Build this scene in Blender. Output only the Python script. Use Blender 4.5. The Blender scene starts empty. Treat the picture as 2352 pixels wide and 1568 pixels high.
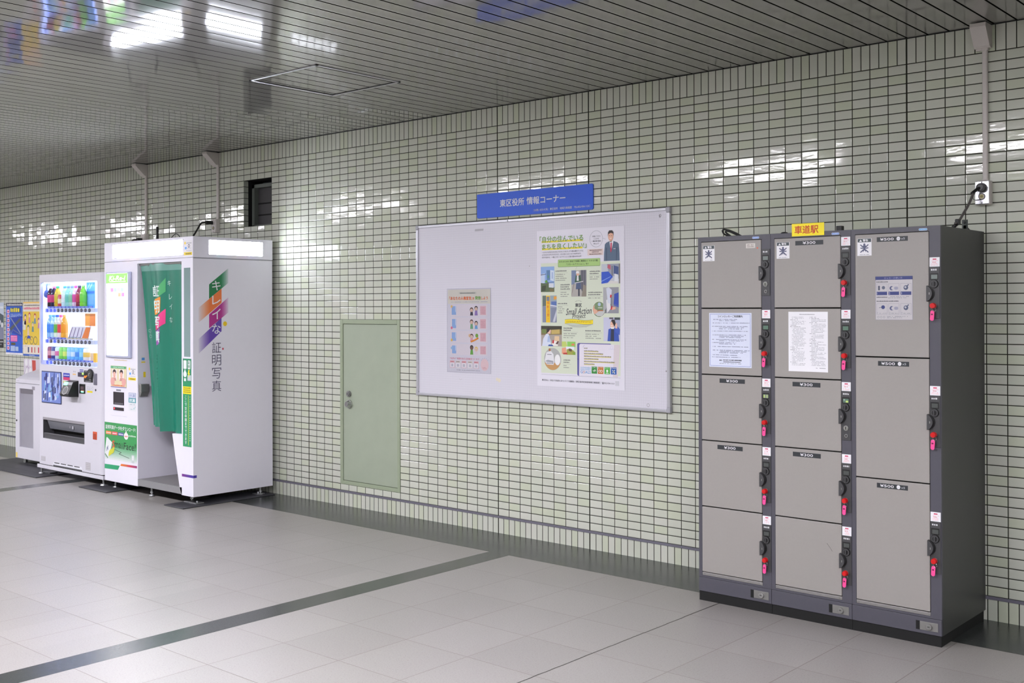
import bpy, bmesh, math, random
from mathutils import Vector, Matrix
random.seed(7)
SC = bpy.context.scene
COL = SC.collection

# ------------------------------------------------------------------ camera, world, exposure, main lamps' strength
FPX, YAW, PIT, ROL = 2521.4376, -0.7183, 0.0031, -0.0031
CAM = Vector((7.1575, -5.6634, 1.5551))
PY = 699.7666
cd = bpy.data.cameras.new('camera')
cam = bpy.data.objects.new('camera', cd)
COL.objects.link(cam)
fw = Vector((math.sin(YAW) * math.cos(PIT), math.cos(YAW) * math.cos(PIT), math.sin(PIT)))
rt = Vector((math.cos(YAW), -math.sin(YAW), 0))
up = rt.cross(fw)
r2 = math.cos(ROL) * rt + math.sin(ROL) * up
u2 = -math.sin(ROL) * rt + math.cos(ROL) * up
cam.matrix_world = Matrix(((r2.x, u2.x, -fw.x, CAM.x), (r2.y, u2.y, -fw.y, CAM.y), (r2.z, u2.z, -fw.z, CAM.z), (0, 0, 0, 1)))
cd.sensor_width = 36.0
cd.lens = FPX / 2352 * 36.0
cd.shift_y = -(784 - PY) / 2352
cd.clip_start = 0.05
SC.camera = cam

wd = bpy.data.worlds.new('world')
SC.world = wd
wd.use_nodes = True
wd.node_tree.nodes['Background'].inputs[0].default_value = (0.75, 0.8, 0.85, 1)
wd.node_tree.nodes['Background'].inputs[1].default_value = 0.02

SC.view_settings.view_transform = 'Standard'
SC.view_settings.look = 'None'
SC.view_settings.exposure = 0.0
SC.view_settings.gamma = 1.0
SC.view_settings.use_curve_mapping = False
SC.cycles.use_denoising = True
SC.cycles.max_bounces = 8
SC.cycles.sample_clamp_indirect = 25.0
SC.cycles.caustics_reflective = False
SC.cycles.caustics_refractive = False

LAMP = 128.0          # radiance of the ceiling lamps
SIGN = 50.0           # booth header signs
CEIL = 2.955

# ------------------------------------------------------------------ materials
def lin(c):
    return tuple(((v / 255) / 12.92 if v / 255 <= .04045 else ((v / 255 + .055) / 1.055) ** 2.4) for v in c[:3]) + (1,)

MATS = {}
def mat(name, rgb, rough=.5, metal=0., emit=0., noise=0., spec=.5, nscale=40., coat=0.):
    if name in MATS:
        return MATS[name]
    m = bpy.data.materials.new(name)
    m.use_nodes = True
    nt = m.node_tree
    b = nt.nodes['Principled BSDF']
    c = lin(rgb)
    b.inputs['Base Color'].default_value = c
    b.inputs['Roughness'].default_value = rough
    b.inputs['Metallic'].default_value = metal
    b.inputs['Specular IOR Level'].default_value = spec
    b.inputs['Coat Weight'].default_value = coat
    if emit:
        b.inputs['Emission Color'].default_value = c
        b.inputs['Emission Strength'].default_value = emit
    if noise:
        tc = nt.nodes.new('ShaderNodeTexCoord')
        n = nt.nodes.new('ShaderNodeTexNoise')
        n.inputs['Scale'].default_value = nscale
        n.inputs['Detail'].default_value = 4
        nt.links.new(tc.outputs['Object'], n.inputs['Vector'])
        mx = nt.nodes.new('ShaderNodeMix')
        mx.data_type = 'RGBA'
        mx.inputs[6].default_value = tuple(v * (1 - noise) for v in c[:3]) + (1,)
        mx.inputs[7].default_value = tuple(min(1, v * (1 + noise)) for v in c[:3]) + (1,)
        nt.links.new(n.outputs['Fac'], mx.inputs[0])
        nt.links.new(mx.outputs[2], b.inputs['Base Color'])
    MATS[name] = m
    return m

_pc = {}
def P(r, g, b, rough=.45):                       # printed colour, cached
    k = (r, g, b, rough)
    if k not in _pc:
        _pc[k] = mat('print_%d_%d_%d_%d' % (r, g, b, int(rough * 100)), (r, g, b), rough)
    return _pc[k]

class G:                                         # node graph helper
    def __init__(s, m):
        m.use_nodes = True
        s.nt = m.node_tree
        s.b = s.nt.nodes['Principled BSDF']
    def n(s, t, **k):
        x = s.nt.nodes.new(t)
        for a, v in k.items():
            setattr(x, a, v)
        return x
    def put(s, sock, v):
        if isinstance(v, bpy.types.NodeSocket):
            s.nt.links.new(v, sock)
        else:
            sock.default_value = v
    def m(s, op, a, b=0., c=0.):
        x = s.n('ShaderNodeMath', operation=op)
        s.put(x.inputs[0], a); s.put(x.inputs[1], b); s.put(x.inputs[2], c)
        return x.outputs[0]
    def xyz(s, v):
        x = s.n('ShaderNodeSeparateXYZ'); s.put(x.inputs[0], v)
        return x.outputs
    def vec(s, a, b, c):
        x = s.n('ShaderNodeCombineXYZ')
        s.put(x.inputs[0], a); s.put(x.inputs[1], b); s.put(x.inputs[2], c)
        return x.outputs[0]
    def mix(s, f, a, b):
        x = s.n('ShaderNodeMix', data_type='RGBA')
        s.put(x.inputs[0], f); s.put(x.inputs[6], a); s.put(x.inputs[7], b)
        return x.outputs[2]
    def fmix(s, f, a, b):
        x = s.n('ShaderNodeMix', data_type='FLOAT')
        s.put(x.inputs[0], f); s.put(x.inputs[2], a); s.put(x.inputs[3], b)
        return x.outputs[0]
    def sm(s, v, lo, hi):                        # smooth step
        x = s.n('ShaderNodeMapRange', interpolation_type='SMOOTHSTEP')
        s.put(x.inputs[0], v); s.put(x.inputs[1], lo); s.put(x.inputs[2], hi)
        return x.outputs[0]
    def white(s, v):
        x = s.n('ShaderNodeTexWhiteNoise', noise_dimensions='3D'); s.put(x.inputs['Vector'], v)
        return x.outputs
    def noise(s, v, sc, det=3., rough=.5):
        x = s.n('ShaderNodeTexNoise'); s.put(x.inputs['Vector'], v)
        x.inputs['Scale'].default_value = sc; x.inputs['Detail'].default_value = det; x.inputs['Roughness'].default_value = rough
        return x.outputs[0]
    def edge(s, u, pitch):                       # metres to the nearest multiple of 1 in u
        f = s.m('FRACT', u)
        return s.m('MULTIPLY', s.m('MINIMUM', f, s.m('SUBTRACT', 1., f)), pitch)
    def bump(s, h, strength, dist, normal=None):
        x = s.n('ShaderNodeBump')
        x.inputs['Strength'].default_value = strength; x.inputs['Distance'].default_value = dist
        s.put(x.inputs['Height'], h)
        if normal is not None:
            s.put(x.inputs['Normal'], normal)
        return x.outputs[0]

UT = 0.0989                                      # width of a wall tile with its joint
def tile_material(name, nrm, axis):
    m = bpy.data.materials.new(name); g = G(m)
    tc = g.n('ShaderNodeTexCoord')
    o = g.xyz(tc.outputs['Object'])
    X, Z = o[axis], o[2]
    low = g.m('LESS_THAN', Z, .112); high = g.m('GREATER_THAN', Z, 2.82)
    sold = g.m('MAXIMUM', low, high)
    pit = g.fmix(sold, UT, UT / 2)
    uu = g.m('DIVIDE', X, pit)
    rr = g.m('DIVIDE', g.m('SUBTRACT', Z, .12), .05)
    rr = g.fmix(low, g.fmix(high, rr, 54.5), -1.5)
    dx = g.m('MULTIPLY', g.edge(uu, 1.), pit)
    dz = g.fmix(low, g.fmix(high, g.edge(rr, .05), g.m('SUBTRACT', Z, 2.82)), 1.)
    for e in (-21, 0, 21, 29, 50):
        dx = g.m('MINIMUM', dx, g.m('MAXIMUM', 0., g.m('SUBTRACT', g.m('ABSOLUTE', g.m('SUBTRACT', X, e * UT)), .0018)))
    d = g.m('MINIMUM', dx, dz)
    tile = g.sm(d, .0019, .0030)
    cell = g.vec(g.m('FLOOR', uu), g.m('FLOOR', rr), 3.)
    w = g.white(cell)
    rc = g.xyz(w['Color'])
    ca = g.mix(rc[0], lin((200, 204, 190)), lin((206, 207, 197)))
    cb = g.mix(g.m('MULTIPLY', g.m('GREATER_THAN', rc[1], .80), .5), ca, lin((196, 204, 174)))
    big = g.noise(tc.outputs['Object'], 1.3, 2.)
    cb = g.mix(g.m('MULTIPLY', big, .25), cb, lin((192, 199, 178)))
    col = g.mix(tile, lin((46, 46, 38)), cb)
    g.put(g.b.inputs['Base Color'], col)
    g.put(g.b.inputs['Roughness'], g.fmix(tile, .85, .07))
    g.put(g.b.inputs['Specular IOR Level'], g.fmix(tile, .1, .55))
    tl = [g.m('MULTIPLY', g.m('SUBTRACT', c, .5), .030) for c in (rc[1], rc[2])]
    base = g.vec(tl[0], nrm, tl[1]) if axis == 0 else g.vec(nrm, tl[0], tl[1])
    nn = g.n('ShaderNodeVectorMath', operation='NORMALIZE'); g.put(nn.inputs[0], base)
    h = g.m('ADD', g.m('MULTIPLY', g.sm(d, .0012, .0060), .0012), g.m('MULTIPLY', g.noise(g.vec(g.m('MULTIPLY', X, 14.), g.m('MULTIPLY', o[1], 14.), g.m('MULTIPLY', Z, 60.)), 1., 1.), .00022))
    g.put(g.b.inputs['Normal'], g.bump(h, 1., 1., nn.outputs[0]))
    return m

def floor_material():
    m = bpy.data.materials.new('terrazzo_floor'); g = G(m)
    tc = g.n('ShaderNodeTexCoord'); ob = tc.outputs['Object']
    o = g.xyz(ob); X, Y = o[0], o[1]
    PER, TL = 4.91, .395
    u = g.m('SUBTRACT', X, 2.59)
    um = g.m('MULTIPLY', g.m('FRACT', g.m('DIVIDE', u, PER)), PER)
    strip = g.m('GREATER_THAN', um, 12 * TL)
    border = g.m('GREATER_THAN', Y, -.474)
    dark = g.m('MAXIMUM', strip, border)
    v = g.m('DIVIDE', g.m('SUBTRACT', -.474, Y), .408)
    dj = g.m('MINIMUM', g.edge(g.m('DIVIDE', um, TL), TL), g.edge(v, .408))
    jd = g.m('MULTIPLY', g.m('SUBTRACT', 1., g.sm(dj, .0009, .0030)), g.m('SUBTRACT', 1., dark))
    # joints across the dark border, and the wide open joint in front of the lockers
    bj = g.edge(g.m('DIVIDE', g.m('SUBTRACT', X, 2.0), 1.0), 1.0)
    bjd = g.m('MULTIPLY', g.m('MULTIPLY', g.m('SUBTRACT', 1., g.sm(bj, .001, .004)), border), g.m('LESS_THAN', Y, -.28))
    crack = g.m('SUBTRACT', 1., g.sm(g.m('ABSOLUTE', g.m('SUBTRACT', X, g.m('ADD', 4.163, g.m('MULTIPLY', g.noise(ob, 9., 2.), .012)))), .0022, .0042))
    crack = g.m('MULTIPLY', crack, g.m('LESS_THAN', Y, -.474))
    cell = g.vec(g.m('FLOOR', g.m('DIVIDE', u, TL)), g.m('FLOOR', v), 0.)
    w = g.white(cell)
    sp = g.noise(ob, 330., 2., .6); sp2 = g.noise(ob, 130., 2., .6); bl = g.noise(ob, 2.2, 3.)
    lt = g.mix(w['Value'], lin((143, 140, 137)), lin((150, 147, 144)))
    lt = g.mix(g.m('MULTIPLY', bl, .22), lt, lin((138, 133, 127)))
    lt = g.mix(g.m('MULTIPLY', g.sm(sp, .56, .66), .65), lt, lin((92, 88, 85)))
    lt = g.mix(g.m('MULTIPLY', g.sm(sp2, .62, .70), .45), lt, lin((110, 105, 101)))
    lt = g.mix(g.m('MULTIPLY', g.sm(sp, .30, .22), .3), lt, lin((178, 176, 175)))
    near = g.sm(Y, -1.0, -.47)                       # darker and browner towards the border
    lt = g.mix(g.m('MULTIPLY', near, .18), lt, lin((126, 120, 110)))
    dk = g.mix(g.sm(sp2, .45, .66), lin((48, 51, 50)), lin((64, 67, 65)))
    dk = g.mix(g.m('MULTIPLY', g.sm(sp, .66, .72), .5), dk, lin((150, 152, 150)))
    c = g.mix(dark, lt, dk)
    c = g.mix(g.m('MULTIPLY', jd, .85), c, lin((110, 102, 94)))
    c = g.mix(g.m('MAXIMUM', bjd, crack), c, lin((40, 38, 34)))
    g.put(g.b.inputs['Base Color'], c)
    rough = g.fmix(dark, .34, .22)
    g.put(g.b.inputs['Roughness'], g.m('ADD', rough, g.m('MULTIPLY', g.m('SUBTRACT', sp2, .5), .25)))
    g.b.inputs['Specular IOR Level'].default_value = .5
    h = g.m('SUBTRACT', g.m('MULTIPLY', sp, .0003), g.m('MULTIPLY', g.m('MAXIMUM', jd, crack), .001))
    g.put(g.b.inputs['Normal'], g.bump(h, .5, 1.))
    return m

SL = .1083
def ceiling_material():
    m = bpy.data.materials.new('spandrel_ceiling'); g = G(m)
    tc = g.n('ShaderNodeTexCoord'); ob = tc.outputs['Object']
    o = g.xyz(ob); X, Y = o[0], o[1]
    u = g.m('DIVIDE', g.m('SUBTRACT', X, 4.626), SL)
    d = g.edge(u, SL)
    slat = g.sm(d, .0048, .0068)
    cl = g.m('FLOOR', u)
    w = g.white(g.vec(cl, 1., 2.)); rc = g.xyz(w['Color'])
    c = g.mix(g.m('MULTIPLY', rc[0], .6), lin((134, 134, 129)), lin((143, 143, 139)))
    g.put(g.b.inputs['Base Color'], g.mix(slat, lin((22, 22, 20)), c))
    g.put(g.b.inputs['Roughness'], g.fmix(slat, .9, .055))
    g.put(g.b.inputs['Specular IOR Level'], g.fmix(slat, .0, .5))
    g.b.inputs['IOR'].default_value = 1.75
    wav = g.noise(g.vec(g.m('MULTIPLY', cl, 7.3), g.m('MULTIPLY', Y, 1.6), 0.), 1., 2.)
    tx = g.m('ADD', g.m('MULTIPLY', g.m('SUBTRACT', rc[1], .5), .008), g.m('MULTIPLY', g.m('SUBTRACT', wav, .5), .012))
    ty = g.m('MULTIPLY', g.m('SUBTRACT', rc[2], .5), .016)
    nn = g.n('ShaderNodeVectorMath', operation='NORMALIZE'); g.put(nn.inputs[0], g.vec(tx, ty, -1.))
    h = g.m('MULTIPLY', g.sm(d, .003, .012), -.0014)
    g.put(g.b.inputs['Normal'], nn.outputs[0])
    return m

def board_material():
    m = bpy.data.materials.new('dotted_board_surface'); g = G(m)
    tc = g.n('ShaderNodeTexCoord'); ob = tc.outputs['Object']; o = g.xyz(ob)
    d = g.m('MINIMUM', g.edge(g.m('DIVIDE', o[0], .0165), .0165), g.edge(g.m('DIVIDE', o[2], .0165), .0165))
    ln = g.m('SUBTRACT', 1., g.sm(d, .0008, .0022))
    c = g.mix(g.m('MULTIPLY', ln, .30), lin((214, 212, 222)), lin((190, 189, 198)))
    g.put(g.b.inputs['Base Color'], c)
    g.b.inputs['Roughness'].default_value = .33
    return m

def glass_material(name, tint, refl=.5):
    m = bpy.data.materials.new(name); g = G(m)
    t = g.n('ShaderNodeBsdfTransparent'); t.inputs[0].default_value = tint
    gl = g.n('ShaderNodeBsdfGlossy'); gl.inputs['Roughness'].default_value = .04
    lw = g.n('ShaderNodeFresnel'); lw.inputs[0].default_value = 1.45
    mx = g.n('ShaderNodeMixShader')
    gm = g.n('ShaderNodeNewGeometry')
    g.put(mx.inputs[0], g.m('MULTIPLY', g.m('MULTIPLY', lw.outputs[0], refl), g.m('SUBTRACT', 1., gm.outputs['Backfacing'])))
    g.nt.links.new(t.outputs[0], mx.inputs[1]); g.nt.links.new(gl.outputs[0], mx.inputs[2])
    g.nt.links.new(mx.outputs[0], g.nt.nodes['Material Output'].inputs[0])
    g.nt.nodes.remove(g.b)
    return m

M_TILE = tile_material('green_wall_tiles', -1., 0)
M_TILE_END = tile_material('green_wall_tiles_end', 1., 1)
M_TILE_OPP = tile_material('green_wall_tiles_opposite', 1., 0)
M_FLOOR = floor_material()
M_CEIL = ceiling_material()
M_BOARD = board_material()
M_GLASS = glass_material('clear_glass', (.96, .98, 1, 1))
M_TINT = glass_material('grey_clear_plastic', (.55, .55, .6, 1))
M_SLEEVE = glass_material('clear_sleeve', (.93, .93, .95, 1), 1.)

LOCK_BODY = mat('locker_grey_paint', (78, 77, 86), .42, noise=.06)
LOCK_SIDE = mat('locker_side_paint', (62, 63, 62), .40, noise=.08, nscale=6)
LOCK_DOOR = mat('locker_door_paint', (151, 147, 143), .42, noise=.03, nscale=90)
BLACK = mat('black_plastic', (22, 22, 23), .45)
BLACKM = mat('black_matte', (9, 10, 10), .8)
DARKP = mat('dark_grey_plastic', (66, 66, 68), .4)
CHROME = mat('chrome', (205, 205, 205), .18, 1.)
ALU = mat('brushed_aluminium', (190, 190, 196), .35, .85, noise=.05, nscale=120)
STEEL = mat('dull_steel', (150, 150, 148), .4, .7, noise=.1)
RED = mat('red_plastic', (205, 16, 20), .35)
PINK = mat('pink_plastic', (245, 78, 150), .4)
WHITEP = mat('white_painted_steel', (210, 208, 217), .35, noise=.015, nscale=30)
WHITEB = mat('white_booth_steel', (229, 227, 238), .36, noise=.015, nscale=20)
IVORY = mat('ivory_plastic', (205, 199, 194), .45, noise=.03)
PAPER = mat('white_paper', (226, 225, 230), .55)
DOORG = mat('green_painted_steel', (160, 170, 150), .45, noise=.07, nscale=9)
DOORF = mat('green_frame_paint', (152, 163, 138), .5, noise=.08, nscale=14)
MATR = mat('black_rubber_mat', (58, 58, 63), .55, noise=.18, nscale=60)
CORD = mat('black_cord', (28, 28, 28), .5)
CORDG = mat('grey_cord', (92, 88, 86), .5)
TRIM = mat('grey_trim', (112, 110, 122), .5, noise=.05)

# ------------------------------------------------------------------ builders
def setp(o, label=None, cat=None, group=None, kind=None):
    if label: o['label'] = label
    if cat: o['category'] = cat
    if group: o['group'] = group
    if kind: o['kind'] = kind
    return o

def thing(name, loc, label, cat, group=None):
    o = bpy.data.objects.new(name, None)
    o.empty_display_size = .1
    COL.objects.link(o)
    o.location = loc
    return setp(o, label, cat, group)

_tc = {}
def text_geo(body, bold=0., shear=0.):
    k = (body, bold, shear)
    if k not in _tc:
        c = bpy.data.curves.new('txt', 'FONT')
        c.body = body; c.size = 1.; c.offset = bold; c.shear = shear
        c.resolution_u = 2
        o = bpy.data.objects.new('txt', c)
        COL.objects.link(o)
        bpy.context.view_layer.update()
        me = bpy.data.meshes.new_from_object(o.evaluated_get(bpy.context.evaluated_depsgraph_get()))
        vs = [(v.co.x, v.co.y) for v in me.vertices]
        fs = [tuple(p.vertices) for p in me.polygons]
        bpy.data.objects.remove(o); bpy.data.curves.remove(c); bpy.data.meshes.remove(me)
        xs = [v[0] for v in vs]; ys = [v[1] for v in vs]
        _tc[k] = (vs, fs, min(xs), max(xs), min(ys), max(ys))
    return _tc[k]

def fine_geo(vs, fs):                            # cut lettering into small pieces so that it can follow a wavy surface
    bm = bmesh.new()
    bv = [bm.verts.new((x, y, 0)) for x, y in vs]
    for f in fs:
        try: bm.faces.new([bv[i] for i in f])
        except ValueError: pass
    bmesh.ops.triangulate(bm, faces=bm.faces[:])
    for _ in range(3):
        es = [e for e in bm.edges if e.calc_length() > .10]
        if not es: break
        bmesh.ops.subdivide_edges(bm, edges=es, cuts=1)
        bmesh.ops.triangulate(bm, faces=bm.faces[:])
    bm.verts.index_update()
    r = [(v.co.x, v.co.y) for v in bm.verts], [tuple(v.index for v in f.verts) for f in bm.faces]
    bm.free()
    return r

class B:
    """collects shapes in world coordinates; build() links them as ONE mesh object"""
    def __init__(s):
        s.v = []; s.f = []; s.mi = []; s.sm = []; s.mats = []
        s.face('F')
    def face(s, kind, at=0.):                    # plane that the flat shapes lie on; at = its coordinate
        s.kind = kind; s.at = at
        return s
    def pt(s, u, v, lift=0.):
        k = s.kind
        if k == 'F': return (u, s.at - lift, v)              # facing the corridor (-Y)
        if k == 'R': return (s.at + lift, u, v)              # facing +X, u = Y
        if k == 'T': return (u, v, s.at + lift)              # facing up
        if k == 'D': return (u, -v, s.at - lift)             # facing down
        return s.at(u, v, lift)                              # own mapping
    def slot(s, m):
        if m not in s.mats: s.mats.append(m)
        return s.mats.index(m)
    def raw(s, vs, fs, m, smooth=False):
        n = len(s.v); k = s.slot(m)
        s.v += [tuple(v) for v in vs]
        for f in fs:
            s.f.append(tuple(i + n for i in f)); s.mi.append(k); s.sm.append(smooth)
        return s
    def box(s, x0, x1, y0, y1, z0, z1, m, bev=0., seg=2, only=None):
        bm = bmesh.new()
        r = bmesh.ops.create_cube(bm, size=1.)
        for v in bm.verts:
            v.co = Vector(((x0 + x1) / 2 + v.co.x * (x1 - x0), (y0 + y1) / 2 + v.co.y * (y1 - y0), (z0 + z1) / 2 + v.co.z * (z1 - z0)))
        if bev:
            es = [e for e in bm.edges if only is None or only(e)]
            bmesh.ops.bevel(bm, geom=es, offset=bev, segments=seg, profile=.5, affect='EDGES', clamp_overlap=True)
        s.addbm(bm, m, smooth=False)
        return s
    def addbm(s, bm, m, smooth=False):
        bm.verts.index_update()
        s.raw([v.co[:] for v in bm.verts], [[v.index for v in f.verts] for f in bm.faces], m, smooth)
        bm.free()
    def poly(s, pts, m, lift=0.):
        s.raw([s.pt(u, v, lift) for u, v in pts], [range(len(pts))], m)
        return s
    def rect(s, u0, u1, v0, v1, m, lift=0.):
        return s.poly(((u0, v0), (u1, v0), (u1, v1), (u0, v1)), m, lift)
    def rrect(s, u0, u1, v0, v1, r, m, lift=0., n=5):
        pts = []
        for cx, cy, a in ((u1 - r, v0 + r, -90), (u1 - r, v1 - r, 0), (u0 + r, v1 - r, 90), (u0 + r, v0 + r, 180)):
            for i in range(n + 1):
                t = math.radians(a + 90 * i / n)
                pts.append((cx + r * math.cos(t), cy + r * math.sin(t)))
        return s.poly(pts, m, lift)
    def disc(s, u, v, r, m, lift=0., rv=None, n=20):
        rv = rv or r
        return s.poly([(u + r * math.cos(2 * math.pi * i / n), v + rv * math.sin(2 * math.pi * i / n)) for i in range(n)], m, lift)
    def ring(s, u, v, r, w, m, lift=0., rv=None, n=24):
        rv = rv or r
        a = [(u + r * math.cos(2 * math.pi * i / n), v + rv * math.sin(2 * math.pi * i / n)) for i in range(n)]
        b = [(u + (r - w) * math.cos(2 * math.pi * i / n), v + (rv - w) * math.sin(2 * math.pi * i / n)) for i in range(n)]
        for i in range(n):
            j = (i + 1) % n
            s.poly((a[i], a[j], b[j], b[i]), m, lift)
        return s
    def line(s, pts, w, m, lift=0.):
        for (a, b), (c, d) in zip(pts[:-1], pts[1:]):
            L = math.hypot(c - a, d - b) or 1e-9
            nx, ny = -(d - b) / L * w / 2, (c - a) / L * w / 2
            s.poly(((a - nx, b - ny), (c - nx, d - ny), (c + nx, d + ny), (a + nx, b + ny)), m, lift)
        return s
    def text(s, body, u0, v0, w, h, m, lift=.0006, bold=0., shear=0., rot=0.):
        """lettering stretched into the box u0..u0+w, v0..v0+h (w or h may be None)"""
        vs, fs, x0, x1, y0, y1 = text_geo(body, min(bold, .0), shear)
        if w is None: w = h * (x1 - x0) / (y1 - y0)
        if h is None: h = w * (y1 - y0) / (x1 - x0)
        e = max(bold, 0.) * h * .95
        if e: w -= 2 * e; h -= 2 * e; u0 += e; v0 += e
        if s.kind == 'C': vs, fs = fine_geo(vs, fs)
        for kk, (du, dv) in enumerate([(-e, -e), (e, -e), (-e, e), (e, e)] if e else [(0., 0.)]):   # heavier strokes
            out = []
            for x, y in vs:
                a, b = (x - x0) / (x1 - x0) * w, (y - y0) / (y1 - y0) * h
                if rot:
                    a, b = a * math.cos(rot) - b * math.sin(rot), a * math.sin(rot) + b * math.cos(rot)
                out.append(s.pt(u0 + a + du, v0 + b + dv, lift + kk * .00012))
            s.raw(out, fs, m)
        return s
    def vtext(s, body, uc, vtop, h, gap, m, lift=.0006, bold=0., w=None):
        """vertical lettering, one character below another"""
        v = vtop
        for ch in body:
            if ch != ' ':
                vs, fs, x0, x1, y0, y1 = text_geo(ch, 0.)
                k = h / .92; e = bold * h * .8
                for kk, (du, dv) in enumerate([(-e, -e), (e, -e), (-e, e), (e, e)] if e else [(0., 0.)]):
                    s.raw([s.pt(uc + du + (x - (x0 + x1) / 2) * (w / h if w else 1) * k, v + dv - h / 2 + (y - (y0 + y1) / 2) * k, lift + kk * .00012) for x, y in vs], fs, m)
            v -= h + gap
        return s
    def dashes(s, u0, u1, v, h, m, lift=.0006, seed=0, fill=.8):
        """a line of print too small to read"""
        r = random.Random(seed * 131 + int(u0 * 977) + int(v * 3571))
        u = u0
        while u < u1 - h * .3:
            w = h * r.uniform(.5, 1.0)
            if r.random() < fill:
                s.rect(u, min(u + w, u1), v, v + h * r.uniform(.75, 1.), m, lift)
            u += w + h * .3
        return s
    def prism(s, prof, kind, a0, a1, m):
        """closed outline extruded: kind 'Y' -> outline in (x,z), 'X' -> (y,z), 'Z' -> (x,y)"""
        n = len(prof)
        f = {'Y': lambda p, a: (p[0], a, p[1]), 'X': lambda p, a: (a, p[0], p[1]), 'Z': lambda p, a: (p[0], p[1], a)}[kind]
        vs = [f(p, a0) for p in prof] + [f(p, a1) for p in prof]
        fs = [tuple(range(n))[::-1], tuple(range(n, 2 * n))] + [(i, (i + 1) % n, (i + 1) % n + n, i + n) for i in range(n)]
        return s.raw(vs, fs, m)
    def cyl(s, c, r, h, axis, m, n=20, r2=None, smooth=False):
        r2 = r if r2 is None else r2
        ax = {'X': (1, 2, 0), 'Y': (0, 2, 1), 'Z': (0, 1, 2)}[axis]
        vs = []
        for rr, a in ((r, 0.), (r2, h)):
            for i in range(n):
                t = 2 * math.pi * i / n
                p = [0, 0, 0]
                p[ax[0]] = c[ax[0]] + rr * math.cos(t); p[ax[1]] = c[ax[1]] + rr * math.sin(t); p[ax[2]] = c[ax[2]] + a
                vs.append(p)
        fs = [tuple(range(n)), tuple(range(n, 2 * n))] + [(i, (i + 1) % n, (i + 1) % n + n, i + n) for i in range(n)]
        return s.raw(vs, fs, m)
    def lathe(s, c, prof, m, n=14):
        vs = []
        for r, z in prof:
            for i in range(n):
                t = 2 * math.pi * i / n
                vs.append((c[0] + r * math.cos(t), c[1] + r * math.sin(t), c[2] + z))
        fs = []
        for k in range(len(prof) - 1):
            for i in range(n):
                j = (i + 1) % n
                fs.append((k * n + i, k * n + j, (k + 1) * n + j, (k + 1) * n + i))
        fs.append(tuple(range(n))[::-1]); fs.append(tuple(range((len(prof) - 1) * n, len(prof) * n)))
        return s.raw(vs, fs, m, True)
    def tube(s, pts, r, m, n=8):
        pts = [Vector(p) for p in pts]
        vs = []
        for i, p in enumerate(pts):
            t = (pts[min(i + 1, len(pts) - 1)] - pts[max(i - 1, 0)]).normalized()
            a = t.cross(Vector((0, 0, 1)) if abs(t.z) < .9 else Vector((1, 0, 0))).normalized()
            b = t.cross(a)
            for k in range(n):
                q = p + r * (math.cos(2 * math.pi * k / n) * a + math.sin(2 * math.pi * k / n) * b)
                vs.append(q[:])
        fs = [tuple(range(n))[::-1], tuple(range((len(pts) - 1) * n, len(pts) * n))]
        for i in range(len(pts) - 1):
            for k in range(n):
                j = (k + 1) % n
                fs.append((i * n + k, i * n + j, (i + 1) * n + j, (i + 1) * n + k))
        return s.raw(vs, fs, m, True)
    def build(s, name, parent=None, label=None, org=None):
        base = Vector((0, 0, 0))
        q = parent
        while q is not None:
            base += q.location; q = q.parent
        if org is None:
            if parent is None:
                org = base.copy()
            else:
                mn = [min(v[i] for v in s.v) for i in range(3)]; mx = [max(v[i] for v in s.v) for i in range(3)]
                org = Vector(((mn[0] + mx[0]) / 2, (mn[1] + mx[1]) / 2, mn[2]))
        org = Vector(org)
        me = bpy.data.meshes.new(name)
        me.from_pydata([(Vector(v) - org)[:] for v in s.v], [], s.f)
        for m in s.mats: me.materials.append(m)
        me.polygons.foreach_set('material_index', s.mi)
        me.polygons.foreach_set('use_smooth', s.sm)
        me.update()
        o = bpy.data.objects.new(name, me)
        COL.objects.link(o)
        o.location = org - base
        if parent is not None: o.parent = parent
        if label: o['label'] = label
        return o

def struct(b, name):
    return setp(b.build(name, org=(0, 0, 0)), kind='structure')

def smooth_path(pts, k=6):
    P_ = [Vector(p) for p in pts]
    out = []
    for i in range(len(P_) - 1):
        a = P_[max(i - 1, 0)]; b = P_[i]; c = P_[i + 1]; d = P_[min(i + 2, len(P_) - 1)]
        for t in range(k):
            t /= k
            out.append(.5 * ((2 * b) + (-a + c) * t + (2 * a - 5 * b + 4 * c - d) * t * t + (-a + 3 * b - 3 * c + d) * t ** 3))
    return out + [P_[-1]]
# ------------------------------------------------------------------ the setting
X0, X1, Y1 = -18.0, 11.0, -8.8
def wall_with_holes(b, xs, zs, holes, y, m):
    for i in range(len(xs) - 1):
        for k in range(len(zs) - 1):
            cx, cz = (xs[i] + xs[i + 1]) / 2, (zs[k] + zs[k + 1]) / 2
            if any(h[0] < cx < h[1] and h[2] < cz < h[3] for h in holes):
                continue
            b.raw([(xs[i], y, zs[k]), (xs[i + 1], y, zs[k]), (xs[i + 1], y, zs[k + 1]), (xs[i], y, zs[k + 1])], [(0, 1, 2, 3)], m)
DX0, DX1, DZ0, DZ1 = 4 * UT, 11 * UT, .17, 1.47
WX0, WX1, WZ0, WZ1 = -9 * UT, -5 * UT, 2.27, 2.67
b = B()
wall_with_holes(b, [X0, WX0, WX1, DX0, DX1, X1], [0, DZ0, DZ1, WZ0, WZ1, CEIL + .1],
                [(DX0, DX1, DZ0, DZ1), (WX0, WX1, WZ0, WZ1)], 0., M_TILE)
struct(b, 'wall_back')
b = B(); b.raw([(X0, Y1, 0), (X1, Y1, 0), (X1, .0, 0), (X0, .0, 0)], [(0, 1, 2, 3)], M_FLOOR); struct(b, 'floor')
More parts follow.
